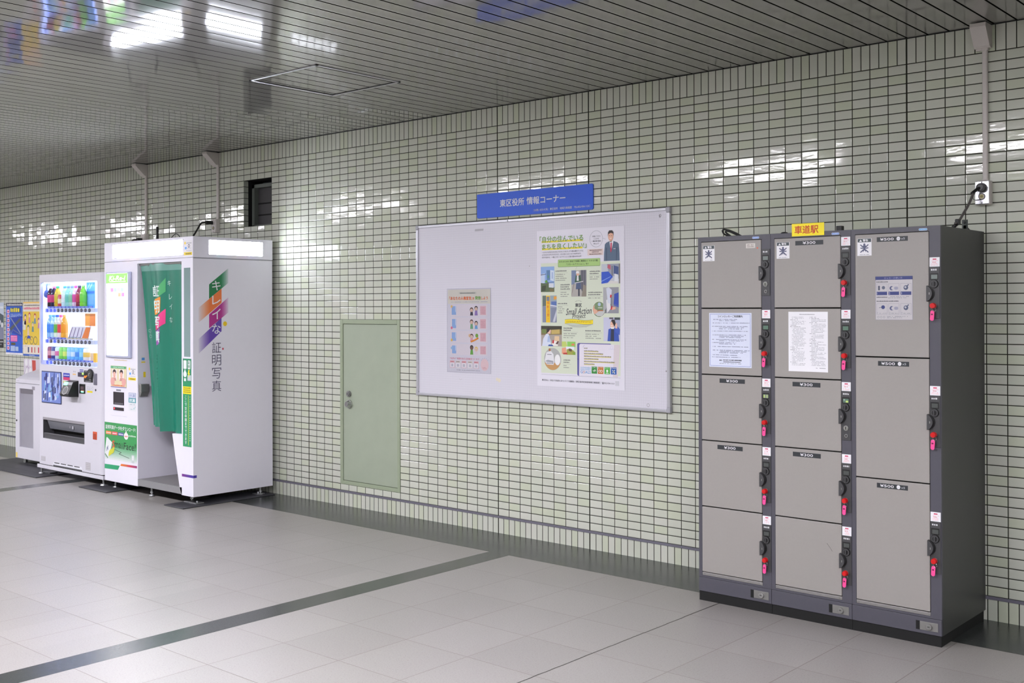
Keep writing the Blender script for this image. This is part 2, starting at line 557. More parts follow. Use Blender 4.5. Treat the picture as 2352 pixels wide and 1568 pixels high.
b = B(); b.raw([(X0, Y1, CEIL), (X0, -.008, CEIL), (X1, -.008, CEIL), (X1, Y1, CEIL)], [(0, 1, 2, 3)], M_CEIL); struct(b, 'ceiling')
b = B(); b.raw([(X1, Y1, 0), (X0, Y1, 0), (X0, Y1, CEIL), (X1, Y1, CEIL)], [(0, 1, 2, 3)], M_TILE_OPP); struct(b, 'wall_front')
b = B(); b.raw([(X0, Y1, 0), (X0, 0, 0), (X0, 0, CEIL), (X0, Y1, CEIL)], [(0, 1, 2, 3)], M_TILE_END); struct(b, 'wall_left')
b = B(); b.raw([(X1, 0, 0), (X1, Y1, 0), (X1, Y1, CEIL), (X1, 0, CEIL)], [(0, 1, 2, 3)], M_TILE_END); struct(b, 'wall_right')
b = B(); b.box(X0, X1, -.0035, .002, .104, .1195, TRIM); struct(b, 'trim_1')
b = B(); b.box(X0, X1, -.008, .05, CEIL - .004, CEIL + .03, BLACKM); struct(b, 'ceiling_gap_shade')  # black strip painting the shade of the open gap at the ceiling

# the small dark opening high in the wall
WINF = mat('window_grey_frame', (98, 104, 98), .5)
WIND = mat('window_dark_board', (70, 68, 70), .6, noise=.12, nscale=12)
w1 = B()
w1.raw([(WX0, 0, WZ0), (WX0, .045, WZ0), (WX0, .045, WZ1), (WX0, 0, WZ1)], [(0, 1, 2, 3)], mat('reveal_tile', (176, 182, 168), .2))
w1.raw([(WX1, 0, WZ0), (WX1, .2, WZ0), (WX1, .2, WZ1), (WX1, 0, WZ1)], [(0, 1, 2, 3)], mat('reveal_tile', (0, 0, 0)))
w1.raw([(WX0, 0, WZ0), (WX1, 0, WZ0), (WX1, .2, WZ0), (WX0, .2, WZ0)], [(0, 1, 2, 3)], mat('reveal_tile', (0, 0, 0)))
w1.raw([(WX0, 0, WZ1), (WX1, 0, WZ1), (WX1, .2, WZ1), (WX0, .2, WZ1)], [(0, 1, 2, 3)], BLACKM)  # top face painted black for the shadow inside the opening
w1.raw([(WX0, .045, WZ0), (WX0, .2, WZ0), (WX0, .2, WZ1), (WX0, .045, WZ1)], [(0, 1, 2, 3)], BLACKM)
for k in range(1, 8):                            # joints between the tiles of the reveal
    z = WZ0 + .05 * k
    w1.box(WX0 - .001, WX0 + .0008, -.0005, .045, z - .0022, z + .0022, BLACKM)
win = struct(w1, 'window_1')
f = B()
fx0, fx1, fz0, fz1 = WX0 + .012, WX1, WZ0 + .004, WZ1 - .03
f.box(fx0, fx0 + .035, .075, .13, fz0, fz1, WINF); f.box(fx1 - .01, fx1, .075, .13, fz0, fz1, WINF)
f.box(fx0, fx1, .075, .13, fz1 - .03, fz1, WINF); f.box(fx0, fx1, .075, .13, fz0, fz0 + .012, WINF)
f.build('window_frame', win)
f = B(); f.box(fx0 + .03, fx1 - .005, .12, .126, fz0 + .01, fz1 - .02, WIND)
for z in (2.375, 2.475):
    f.box(fx0 + .03, fx1 - .005, .117, .121, z - .006, z + .006, BLACKM)
f.build('dark_board', win)

# the green service door
dr = B()
FW_ = .034
dr.box(DX0, DX0 + FW_, -.004, .05, DZ0, DZ1, DOORF, .002); dr.box(DX1 - FW_ + .004, DX1, -.004, .05, DZ0, DZ1, DOORF, .002)
dr.box(DX0 + FW_, DX1 - FW_ + .004, -.0038, .05, DZ1 - FW_, DZ1, DOORF, .002)
dr.box(DX0 + FW_, DX1 - FW_ + .004, -.0038, .05, DZ0, DZ0 + .029, DOORF, .002)
dr.box(DX0 + .01, DX1 - .01, .03, .05, DZ0 + .01, DZ1 - .01, BLACKM)
door = struct(dr, 'door_1')
f = B(); f.box(DX0 + FW_ + .003, DX1 - FW_ + .0005, .0015, .03, DZ0 + .0325, DZ1 - FW_ - .003, DOORG, .0015); f.build('door_leaf', door)
f = B(); f.cyl((.503, -.012, .886), .024, .014, 'Y', STEEL, 24); f.cyl((.503, -.02, .886), .016, .009, 'Y', STEEL, 20)
f.box(.5015, .5045, -.0215, -.0195, .878, .894, BLACK); f.build('door_lock', door, 'dull steel lock cylinder')
f = B(); f.cyl((.508, -.012, .806), .033, .0138, 'Y', CHROME, 28); f.cyl((.508, -.034, .806), .022, .023, 'Y', CHROME, 24, .03)
f.cyl((.508, -.036, .806), .018, .003, 'Y', STEEL, 20); f.build('door_handle', door, 'round chrome knob')

# access panel in the ceiling
hx0, hx1, hy0, hy1 = 1.535, 2.184, -1.667, -1.012
pn = thing('ceiling_access_panel', ((hx0 + hx1) / 2, (hy0 + hy1) / 2, CEIL), 'square access panel with a thin metal frame set in the slatted ceiling', 'access panel')
f = B(); z0, z1 = CEIL - .005, CEIL + .001
f.box(hx0, hx0 + .016, hy0, hy1, z0, z1, ALU); f.box(hx1 - .016, hx1, hy0, hy1, z0, z1, ALU)
f.box(hx0, hx1, hy0, hy0 + .016, z0, z1, ALU); f.box(hx0, hx1, hy1 - .016, hy1, z0, z1, ALU)
f.build('panel_frame', pn)
f = B(); g0 = .016
for a in ((hx0 + g0, hx0 + g0 + .007, hy0 + g0, hy1 - g0), (hx1 - g0 - .007, hx1 - g0, hy0 + g0, hy1 - g0), (hx0 + g0, hx1 - g0, hy0 + g0, hy0 + g0 + .012), (hx0 + g0, hx1 - g0, hy1 - g0 - .007, hy1 - g0)):
    f.box(a[0], a[1], a[2], a[3], CEIL - .0015, CEIL + .0005, BLACKM)
f.build('shadow_gap', pn)

# ceiling lamps along the corridor (none of them inside the picture)
LAMPM = mat('lamp_diffuser', (250, 247, 255), .5, emit=LAMP)
LAMPX = [10.2, 7.25, 4.3, 1.95, -1.05, -4.05, -7.05, -10.05, -13.05]
first = None
for i, lx in enumerate(LAMPX):
    if first is None:
        t = thing('ceiling_lamp', (lx, -4.22, CEIL), 'recessed fluorescent ceiling lamp over the corridor', 'ceiling lamp', 'recessed corridor lamps')
        f = B(); z0, z1 = CEIL - .006, CEIL + .0
        f.box(lx - .66, lx + .66, -4.41, -4.38, z0, z1, WHITEP); f.box(lx - .66, lx + .66, -4.07, -4.04, z0, z1, WHITEP)
        f.box(lx - .66, lx - .63, -4.38, -4.07, z0, z1, WHITEP); f.box(lx + .63, lx + .66, -4.38, -4.07, z0, z1, WHITEP)
        f.build('lamp_frame', t)
        f = B(); f.box(lx - .63, lx + .63, -4.38, -4.07, CEIL - .010, CEIL - .001, LAMPM); f.build('diffuser', t)
        first = t
    else:
        t = first.copy(); COL.objects.link(t); t.location = (lx, -4.22, CEIL)
        for ch in list(first.children):
            c = ch.copy(); COL.objects.link(c); c.parent = t

# ------------------------------------------------------------------ coin lockers
LY = -.6                                         # front of the lockers
LW = .427
LX = [4.051, 4.478, 4.905]
RAIL = mat('locker_threshold', (150, 148, 146), .35, .5, noise=.1)
DISP = mat('display_grey', (118, 128, 124), .3)
DISPG = mat('display_green', (92, 120, 104), .3)
DISPD = mat('display_dark', (74, 78, 76), .3)
LCDON = mat('display_digit', (190, 215, 120), .4)
PLATE = mat('lock_plate', (126, 125, 122), .45, .2, noise=.1)
NUMW = P(210, 212, 214)
PRD = P(44, 48, 52); WH = P(232, 232, 236); GREYT = P(120, 124, 134); INK = P(40, 42, 52); REDT = P(214, 60, 84)
NAVY = P(52, 62, 118); SKY = P(196, 210, 240)

def warning_sticker(parent, x0, x1, z0, z1, y):
    b = B().face('F', y)
    b.box(x0, x1, y - .0004, y, z0, z1, WH)
    h = (z1 - z0) * .2
    b.rect(x0 + .002, x1 - .002, z1 - h - .001, z1 - .001, P(62, 74, 78), .0008)
    cx = (x0 + x1) / 2
    b.poly(((x0 + .010, z1 - h + .002), (x0 + .024, z1 - h + .002), (x0 + .017, z1 - .004)), WH, .0012)
    b.text('警告', x0 + .028, z1 - h + .002, .026, h - .005, WH, .0012, .02)
    cz = z0 + (z1 - z0) * .42; r = (x1 - x0) * .28
    b.poly(((cx - r * .42, cz + r * .75), (cx + r * .42, cz + r * .75), (cx + r * .26, cz), (cx + r * .45, cz - r * .95), (cx + .001, cz - r * .4), (cx - r * .45, cz - r * .95), (cx - r * .26, cz)), P(84, 88, 116), .0008)
    for dx, dz in ((-1, 1), (1, 1), (-1, -1), (1, -1), (-1, .15), (1, .15)):
        b.line(((cx + dx * r * .3, cz + dz * r * .3), (cx + dx * r * 1.0, cz + dz * r * .95)), .0052, P(84, 88, 116), .001)
    b.disc(cx, cz + r * .98, r * .27, P(84, 88, 116), .0009)
    b.dashes(x0 + .012, x1 - .012, z0 + .004, .003, GREYT, .0008)
    b.build('warning_sticker', parent)

def price_label(parent, x0, x1, z0, z1, y, txt, coin):
    b = B().face('F', y)
    b.box(x0, x1, y - .0008, y, z0, z1, PRD)
    h = z1 - z0
    if coin:
        b.text(txt, x0 + .016, z0 + h * .22, .066, h * .58, WH, .0014, .012)
        b.disc(x0 + .104, z0 + h * .52, h * .40, WH, .0014)
        b.text('100', x0 + .096, z0 + h * .36, .016, h * .3, P(170, 174, 178), .0018)
        b.text('x5', x0 + .117, z0 + h * .3, .018, h * .4, P(196, 200, 204), .0014)
    else:
        b.text(txt, x0 + .040, z0 + h * .2, .068, h * .62, WH, .0014, .012)
    b.build('price_label', parent)

def notice_usage(parent, y):
    x0, x1, z0, z1 = 4.1205, 4.3705, 1.243, 1.527
    b = B().face('F', y); b.box(x0, x1, y - .0004, y, z0, z1, P(210, 216, 234))
    bl = P(70, 92, 170)
    w = .0016
    b.rect(x0 + .006, x1 - .006, z1 - .006 - w, z1 - .006, bl, .0008); b.rect(x0 + .006, x1 - .006, z0 + .006, z0 + .006 + w, bl, .0008)
    b.rect(x0 + .006, x0 + .006 + w, z0 + .006, z1 - .006, bl, .0008); b.rect(x1 - .006 - w, x1 - .006, z0 + .006, z1 - .006, bl, .0008)
    b.text('コインロッカーご利用案内', x0 + .052, z1 - .024, .146, .012, INK, .001, .015)
    rows = [(.036, 2, .6), (.054, 1, 1), (.072, 3, .95), (.097, 1, .95), (.117, 3, .9), (.141, 2, .9), (.157, 2, .6), (.178, 1, 1), (.197, 3, 1), (.222, 1, .6), (.233, 1, .7)]
    for k, (d, n, l) in enumerate(rows):
        b.dashes(x0 + .018, x0 + .058, z1 - d, .0035, P(90, 98, 128), .001, k)
        for j in range(n):
            b.dashes(x0 + .06, x0 + .06 + .178 * l * (1 - .1 * j), z1 - d - j * .0065, .0035, P(96, 104, 132), .001, k * 5 + j)
    b.text('株式会社 名古屋交通開発機構', x0 + .084, z0 + .034, .108, .007, INK, .001, .015)
    b.text('連絡先', x0 + .06, z0 + .033, .018, .006, INK, .001, .02)
    b.dashes(x0 + .085, x0 + .185, z0 + .026, .004, INK, .001, 91, 1.)
    b.dashes(x0 + .062, x0 + .19, z0 + .018, .003, GREYT, .001, 92)
    b.build('usage_notice', parent, 'pale blue printed notice with a blue border line')

def notice_terms(parent, y):
    x0, x1, z0, z1 = 4.577, 4.7865, 1.236, 1.533
    b = B().face('F', y); b.box(x0, x1, y - .0004, y, z0, z1, P(232, 232, 236))
    b.dashes(x0 + .06, x0 + .142, z1 - .015, .004, P(140, 142, 150), .001, 3, 1.)
    r = random.Random(4)
    for c in (0, 1):
        u0 = x0 + .010 + c * .104
        z = z1 - .028
        k = 0
        while z > z0 + .03:
            head = r.random() < .22
            b.dashes(u0 if head else u0 + .009, u0 + (r.uniform(.03, .06) if head else .088 * r.uniform(.8, 1.)), z, .0028, P(150, 152, 160) if not head else P(108, 110, 120), .001, k + c * 100)
            z -= .0068; k += 1
    b.dashes(x1 - .062, x1 - .012, z0 + .018, .003, P(110, 112, 122), .001, 77)
    b.build('terms_notice', parent, 'white sheet of small print in two columns')

def notice_steps(parent, y):
    x0, x1, z0, z1 = 5.027, 5.2055, 1.4945, 1.6995
    b = B().face('F', y); b.box(x0, x1, y - .0004, y, z0, z1, P(190, 187, 190))
    L = .0009
    fr = P(120, 120, 140)
    for a in ((x0, x1, z0, z0 + .0012), (x0, x0 + .0012, z0, z1), (x1 - .0012, x1, z0, z1)):
        b.rect(*a, fr, L)
    b.rect(x0, x1, z1 - .016, z1, NAVY, L)
    b.text('ロッカーの使い方', x0 + .044, z1 - .0125, .086, .009, P(150, 152, 190), L + .0004, .01)
    b.dashes(x0 + .006, x0 + .062, z1 - .028, .0045, INK, L, 2, 1.)
    b.dashes(x0 + .006, x0 + .058, z1 - .100, .0045, INK, L, 3, 1.); b.dashes(x0 + .062, x1 - .012, z1 - .097, .003, GREYT, L, 4); b.dashes(x0 + .062, x1 - .03, z1 - .103, .003, GREYT, L, 5)
    b.dashes(x0 + .006, x0 + .112, z1 - .119, .0045, INK, L, 6, 1.)
    for row, (zt, zb, blue) in enumerate(((z1 - .034, z1 - .088, True), (z1 - .128, z1 - .180, False))):
        for c in range(3):
            u0 = x0 + .006 + c * .0575; u1 = u0 + .051
            for a in ((u0, u1, zb, zb + .0009), (u0, u1, zt - .0009, zt), (u0, u0 + .0009, zb, zt), (u1 - .0009, u1, zb, zt)):
                b.rect(*a, fr, L)
            if blue:
                b.rect(u0, u1, zb, zb + .016, NAVY, L + .0003)
                b.text(str(c + 1), u0 + .002, zb + .003, None, .010, P(190, 190, 210), L + .0007)
            else:
                b.text(str(c + 1), u0 + .004, zb + .004, None, .008, GREYT, L + .0003)
                b.dashes(u0 + .014, u1 - .004, zb + .005, .003, GREYT, L + .0003, c)
            cz = zb + (.034 if blue else .032); cx = (u0 + u1) / 2
            if c == 0 and blue:
                b.rect(u0 + .008, u0 + .016, cz - .011, cz + .010, P(66, 72, 92), L + .0003); b.disc(cx + .008, cz + .001, .008, P(92, 98, 118), L + .0003)
            elif c == 0:
                b.disc(cx + .006, cz + .003, .009, NAVY, L + .0003); b.line(((cx - .014, cz), (cx, cz + .003)), .003, GREYT, L + .0003)
            elif c == 1:
                b.disc(cx - .010, cz - .002, .010, P(80, 86, 122), L + .0003); b.disc(cx - .005, cz - .002, .007, P(190, 187, 190), L + .0005)
                b.rrect(cx + .002, cx + .021, cz - .009, cz + .005, .005, P(150, 150, 170), L + .0003)
            else:
                b.disc(cx, cz, .011, P(76, 86, 112), L + .0003); b.disc(cx - .002, cz + .002, .005, P(176, 176, 184), L + .0005)
                b.line(((cx + .004, cz + .005), (cx + .013, cz + .015)), .005, P(76, 86, 112), L + .0004)
    for k in range(3):
        b.ring(x0 + .014 + k * .014, z0 + .013, .005, .0012, GREYT, L)
    b.dashes(x0 + .056, x1 - .02, z0 + .015, .003, GREYT, L, 8); b.dashes(x0 + .056, x1 - .05, z0 + .009, .003, GREYT, L, 9)
    b.build('instruction_sticker', parent, 'sticker with six small pictures under a navy heading')

def small_sticker(parent, x0, zt, h, y):
    x1 = x0 + .0465
    b = B().face('F', y); b.box(x0, x1, y - .0004, y, zt - h, zt, WH)
    b.rect(x0 + .015, x0 + .032, zt - .011, zt - .006, P(206, 40, 90), .0008)
    b.dashes(x0 + .008, x1 - .006, zt - .017, .0022, P(236, 130, 150), .0008, 1)
    b.dashes(x0 + .013, x1 - .016, zt - .024, .0034, REDT, .0008, 2); b.dashes(x0 + .009, x1 - .009, zt - .031, .0024, P(236, 130, 150), .0008, 3)
    b.dashes(x0 + .007, x1 - .007, zt - .037, .0022, P(236, 140, 150), .0008, 4)
    b.build('charge_sticker', parent)

def lock_panel(parent, x0, zt, key, sticker, lcd, num):
    """the dark panel beside a door; zt = height from which its parts hang"""
    y = LY - .0005
    xc = x0 + .0225
    b = B().face('F', y)
    b.box(x0, x0 + .0475, y - .003, y, zt - .29, zt - .052, DARKP, .001)
    p = b.build('lock_panel', parent)
    yy = y - .003
    b = B().face('F', yy)
    b.dashes(xc - .014, xc + .016, zt - .070, .0085, NUMW, .0005, num, 1.)
    b.build('number_lettering', p)
    b = B().face('F', yy)
    b.box(xc - .019, xc + .019, yy - .0015, yy, zt - .113, zt - .082, BLACK, .001)
    b.rect(xc - .013, xc + .015, zt - .108, zt - .089, (DISP, DISPG, DISPD)[lcd % 3], .002)
    if lcd == 3:
        b.rect(xc - .012, xc - .005, zt - .106, zt - .091, LCDON, .0024); b.rect(xc + .003, xc + .0055, zt - .106, zt - .091, LCDON, .0024); b.rect(xc + .010, xc + .0125, zt - .106, zt - .091, LCDON, .0024)
    elif lcd == 4:
        b.rect(xc + .001, xc + .013, zt - .107, zt - .098, LCDON, .0024); b.rect(xc - .011, xc - .004, zt - .098, zt - .091, P(150, 170, 160), .0024)
    b.build('display', p)
    b = B().face('F', yy)
    b.cyl((xc, yy - .006, zt - .131), .0185, .006, 'Y', BLACK, 24, .020); b.cyl((xc, yy - .0068, zt - .131), .0165, .001, 'Y', DARKP, 24)
    b.cyl((xc, yy - .0072, zt - .131), .0115, .001, 'Y', BLACK, 24)
    b.box(xc - .003, xc + .003, yy - .012, yy - .006, zt - .142, zt - .121, DARKP, .001)
    b.build('coin_dial', p)
    b = B()
    b.cyl((xc + .001, yy - .004, zt - .231), .0125, .004, 'Y', STEEL, 20); b.cyl((xc + .001, yy - .006, zt - .231), .0095, .003, 'Y', CHROME, 18)
    if not key:
        b.box(xc - .0005, xc + .0025, yy - .0068, yy - .0058, zt - .238, zt - .224, BLACK)
    b.build('key_cylinder', p)
    if not key:
        b = B(); b.cyl((xc + .002, yy - .003, zt - .268), .0085, .003, 'Y', STEEL, 18); b.cyl((xc + .002, yy - .0036, zt - .268), .0055, .001, 'Y', DARKP, 16); b.build('key_cylinder', p)
    if sticker:
        small_sticker(p, x0 + .0005, zt - .009, .044, y - .0002)
    return p

def door(parent, x0, zt, zb, last):
    xa, xb = x0 + .0225, x0 + .3745
    b = B()
    b.box(xa, xb, LY - .004, LY + .012, zb + .003, zt - .003, LOCK_DOOR, .0022)
    d = b.build('door', parent)
    return d

def door_handle(parent, x0, zt):
    xb = x0 + .3745
    b = B()
    n = 12
    prof = [(xb - .006, zt - .139)]
    for i in range(n + 1):                       # a swelling pull that bridges the edge of the door
        t = i / n
        prof.append((xb - .006 + .026 * math.sin(math.pi * t) ** .6, zt - .139 - .072 * t))
    prof.append((xb - .006, zt - .211))
    b.prism(prof, 'Y', LY - .020, LY - .004, DARKP)
    prof2 = [(xb - .006 + (x - xb + .006) * 1.28, zt - .175 + (z - zt + .175) * 1.04) for x, z in prof]
    b.prism(prof2, 'Y', LY - .0062, LY - .0038, BLACK)
    b.box(xb + .006, xb + .010, LY - .0212, LY - .0198, zt - .180, zt - .170, STEEL)
    b.build('handle', parent)

KEYS = []
def locker(ci, label, doors):
    x0 = LX[ci]; x1 = x0 + LW - (.0 if ci == 2 else .001)
    t = thing('coin_locker', ((x0 + x1) / 2, -.3, 0), label, 'locker', 'row of coin lockers')
    b = B()
    zt, zb = 1.928, .125
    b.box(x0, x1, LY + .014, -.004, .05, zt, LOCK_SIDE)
    b.box(x0, x0 + .0205, LY, LY + .014, zb, zt, LOCK_BODY); b.box(x0 + .3765, x1, LY, LY + .014, zb, zt, LOCK_BODY)
    b.box(x0 + .0205, x0 + .3765, LY, LY + .014, 1.9045, zt, LOCK_BODY); b.box(x0 + .0205, x0 + .3765, LY, LY + .014, zb, .1345, LOCK_BODY)
    b.box(x0 + .0206, x0 + .3764, LY + .0135, LY + .0138, .1345, 1.9045, BLACKM)  # black sheet painting the shade in the gaps around the doors
    b.build('body', t)
    b = B(); b.box(x0 + .001, x1 - (.004 if ci == 2 else .0), LY + .002, -.02, 0, .05, BLACKM); b.build('plinth', t)
    b = B(); b.box(x0 + .0215, x0 + .3755, LY - .001, LY + .012, .1355, .1515, RAIL, .001)
    for sx in (x0 + .032, x0 + .364):
        b.cyl((sx, LY - .0028, .1435), .0045, .002, 'Y', CHROME, 14)
    b.build('threshold', t)
    b = B(); b.box(x0 + .0005, x1 - .0005, LY - .003, LY + .013, .0505, .1235, LOCK_BODY, .001); bp = b.build('base_panel', t)
    y = LY - .003
    b = B(); b.box(x0 + .309, x0 + .411, y - .002, y, .0665, .1065, PLATE, .001); b.box(x0 + .309, x0 + .327, y - .0024, y, .0665, .1065, BLACKM); b.build('lock_plate', bp)
    b = B(); b.cyl((x0 + .370, y - .009, .0865), .0135, .007, 'Y', CHROME, 24); b.cyl((x0 + .370, y - .0098, .0865), .0100, .001, 'Y', STEEL, 20)
    b.box(x0 + .365, x0 + .375, y - .0104, y - .0096, .0852, .0878, BLACK); b.build('base_lock', bp, 'chrome cylinder lock')
    b = B().face('F', LY - .0003); bx = x0 + .323 + (.005 if ci else 0); b.rrect(bx, bx + .040, 1.9075, 1.9185, .0052, P(196, 204, 224), .0004)
    b.rrect(bx + .002, bx + .038, 1.9090, 1.9170, .0038, P(112, 150, 214) if ci < 2 else P(92, 166, 212), .0007)
    b.text('ALPHA', bx + .007, 1.9108, .026, .0045, P(206, 218, 240), .001, .01, .2); b.build('brand_badge', t)
    for k, dd in enumerate(doors):
        zt_, zb_ = dd['z']
        d = door(t, x0, zt_, zb_, k == len(doors) - 1)
        off = dd.get('off', 0.)
        door_handle(d, x0, zt_ - off)
        yd = LY - .004
        if 'price' in dd:
            px = dd['price']; price_label(d, px, px + .1485, zt_ - .0410, zt_ - .0185, yd, dd['txt'], dd['txt'] == '¥500')
        if 'warn' in dd:
            wx = dd['warn']; warning_sticker(d, wx, wx + .0705, zt_ - .104, zt_ - .022, yd)
        if dd.get('notice'): dd['notice'](d, yd)
        if dd.get('card'):
            b = B().face('F', yd); b.box(4.340, 4.393, yd - .0005, yd, 1.8605, 1.8845, P(206, 202, 196))
            b.dashes(4.347, 4.386, 1.874, .006, P(150, 140, 136), .0008, 5); b.dashes(4.347, 4.386, 1.865, .006, P(150, 140, 136), .0008, 6, .5)
            b.build('asset_sticker', d); b = B().face('F', yd); b.disc(4.4055, 1.8595, .0042, P(236, 104, 72), .0005); b.build('round_sticker', d, 'tiny orange dot')
        if dd.get('scratch'):
            b = B().face('F', yd); b.line(((4.777, .401), (4.789, .387), (4.797, .377), (4.805, .365)), .0022, P(104, 98, 94), .0004); b.build('scratch', d)
        lock_panel(t, x0 + .3765, zt_ - off, dd['key'], dd.get('st', True), dd.get('lcd', 2), ci * 7 + k)
        if dd['key']:
            KEYS.append((x0 + .3765 + .0235, zt_ - off - .231, dd['keylab']))
    return t

ZS = [1.9045, 1.5515, 1.2015, .8525, .5025, .1525]
ordn = ['top', 'second', 'third', 'fourth', 'bottom']
dl = []
for k in range(5):
    d = dict(z=(ZS[k], ZS[k + 1]), key=k > 0, st=k > 0, lcd=(0, 1, 3, 2, 2)[k], keylab='red key with a pink tag in the %s lock of the left locker' % ordn[k])
    if k == 0: d.update(warn=4.084, card=True)
    if k == 1: d.update(notice=notice_usage)
    if k == 2: d.update(price=4.182, txt='¥300')
    if k == 3: d.update(price=4.168, txt='¥300')
    dl.append(d)
locker(0, 'grey coin locker of five doors with a pale blue notice on its second door', dl)
dl = []
for k in range(5):
    d = dict(z=(ZS[k], ZS[k + 1]), key=k != 2, lcd=(2, 1, 4, 2, 2)[k], keylab='red key with a pink tag in the %s lock of the middle locker' % ordn[k])
    if k == 0: d.update(warn=4.5135, price=4.616, txt='¥300')
    if k == 1: d.update(notice=notice_terms)
    if k == 2: d.update(price=4.598, txt='¥300')
    if k == 3: d.update(price=4.5985, txt='¥300')
    if k == 4: d.update(scratch=True)
    dl.append(d)
locker(1, 'grey coin locker of five doors with a white small-print sheet and a yellow sign above', dl)
Z3 = [1.9045, 1.3185, .7415, .1525]
dl = []
for k in range(3):
    d = dict(z=(Z3[k], Z3[k + 1]), key=True, off=.113 if k == 0 else .117, lcd=(0, 2, 2)[k], price=(5.035, 5.0385, 5.0305)[k], txt='¥500',
             keylab='red key with a pink tag in the %s lock of the three-door locker' % ('upper', 'middle', 'lower')[k])
    if k == 0: d.update(warn=4.9385, notice=notice_steps)
    dl.append(d)
locker(2, 'grey coin locker of three tall doors marked 500 yen, at the end of the row', dl)

key0 = None
for x, z, lab in KEYS:
    if key0 is None:
        y = LY - .0095
        t = thing('locker_key', (x, y, z), lab, 'key', 'pink tagged locker keys')
        b = B(); b.cyl((x - .001, y - .020, z), .0115, .016, 'Y', RED, 20, .0135); b.cyl((x - .001, y - .0215, z), .009, .0016, 'Y', RED, 18); b.cyl((x, y - .005, z), .0065, .005, 'Y', CHROME, 12)
        b.build('key_head', t, 'red plastic key head', org=(x, y, z))
        b = B(); ring = [(x + .004 + .008 * math.cos(a), y - .010, z - .018 + .009 * math.sin(a)) for a in [2 * math.pi * i / 14 for i in range(15)]]
        b.tube(ring, .0009, CHROME, 6); b.build('key_ring', t, org=(x, y, z))
        b = B().face('F', y - .010)
        n = 10; pr = []
        for cx_, cz_, a0 in ((x - .006, z - .060, 180), (x - .004, z - .030, 0)):
            for i in range(n + 1):
                a = math.radians(a0 + 180 * i / n); pr.append((cx_ + .0088 * math.cos(a), cz_ + .0088 * math.sin(a)))
        b.prism(pr, 'Y', y - .010, y - .0065, PINK)
        b.rect(x - .010, x - .001, z - .043, z - .036, P(120, 24, 72), .0006); b.build('tag', t, 'pink plastic tag', org=(x, y, z))
        key0 = t
    else:
        t = key0.copy(); COL.objects.link(t); t.location = (x, LY - .0095, z); t['label'] = lab
        for ch in list(key0.children):
            c = ch.copy(); COL.objects.link(c); c.parent = t

# yellow station sign taped to the rail
b = B().face('F', LY - .0012)
b.box(4.5965, 4.7685, LY - .0022, LY - .0012, 1.9095, 1.9715, P(246, 226, 10, .35))
b.text('車道駅', 4.6115, 1.9205, .127, .041, P(196, 44, 20), .0016, .014)
setp(b.build('station_sign', org=(4.68, LY - .0012, 1.9095)), 'yellow sign with red station name fixed on top of the middle locker', 'sign')

# cables and brackets on top of the lockers
TOPZ = 1.928
b = B()
b.tube(smooth_path([(4.165, -.42, TOPZ + .006), (4.125, -.45, TOPZ + .022), (4.120, -.46, TOPZ + .046), (4.15, -.45, TOPZ + .043), (4.185, -.43, TOPZ + .026), (4.225, -.42, TOPZ + .006), (4.30, -.40, TOPZ + .005), (4.36, -.3, TOPZ + .005)]), .0045, CORD)
b.tube(smooth_path([(4.16, -.43, TOPZ + .006), (4.125, -.44, TOPZ + .035), (4.16, -.46, TOPZ + .035), (4.20, -.44, TOPZ + .014), (4.235, -.43, TOPZ + .005)]), .0045, CORD)
b.box(4.135, 4.205, -.46, -.42, TOPZ + .001, TOPZ + .012, BLACK, .003)
setp(b.build('power_cord', org=(4.17, -.43, TOPZ)), 'tangle of black cord lying on top of the left locker', 'cord')
b = B(); b.lathe((4.452, -.40, TOPZ), [(.026, 0), (.024, .012), (.014, .020), (.001, .022)], BLACK, 14)
setp(b.build('cable_gland', org=(4.452, -.4, TOPZ)), 'low black knob on top where the left and middle lockers meet', 'cable gland')
b = B(); b.tube(smooth_path([(4.45, -.28, TOPZ + .005), (4.58, -.25, TOPZ + .008), (4.67, -.27, TOPZ + .014), (4.73, -.28, TOPZ + .016), (4.80, -.27, TOPZ + .014), (4.9, -.25, TOPZ + .006)]), .0055, CORD)
b.box(4.690, 4.722, -.30, -.27, TOPZ, TOPZ + .046, BLACK, .003)
setp(b.build('power_cord', org=(4.69, -.28, TOPZ)), 'black plug and cord on the middle locker behind the yellow sign', 'cord')
b = B(); BRK = mat('fixing_bracket', (70, 76, 72), .5, .3)
b.box(5.293, 5.321, -.205, -.200, TOPZ, TOPZ + .050, BRK, .002); b.box(5.293, 5.321, -.250, -.200, TOPZ, TOPZ + .004, BRK, .001)
b.cyl((5.304, -.210, TOPZ + .036), .006, .006, 'Y', BLACK, 14); b.prism([(-.205, TOPZ), (-.14, TOPZ), (-.205, TOPZ + .022)], 'X', 5.300, 5.314, BLACK)
setp(b.build('fixing_bracket', org=(5.307, -.2, TOPZ)), 'small grey metal bracket standing on top of the three-door locker', 'bracket')

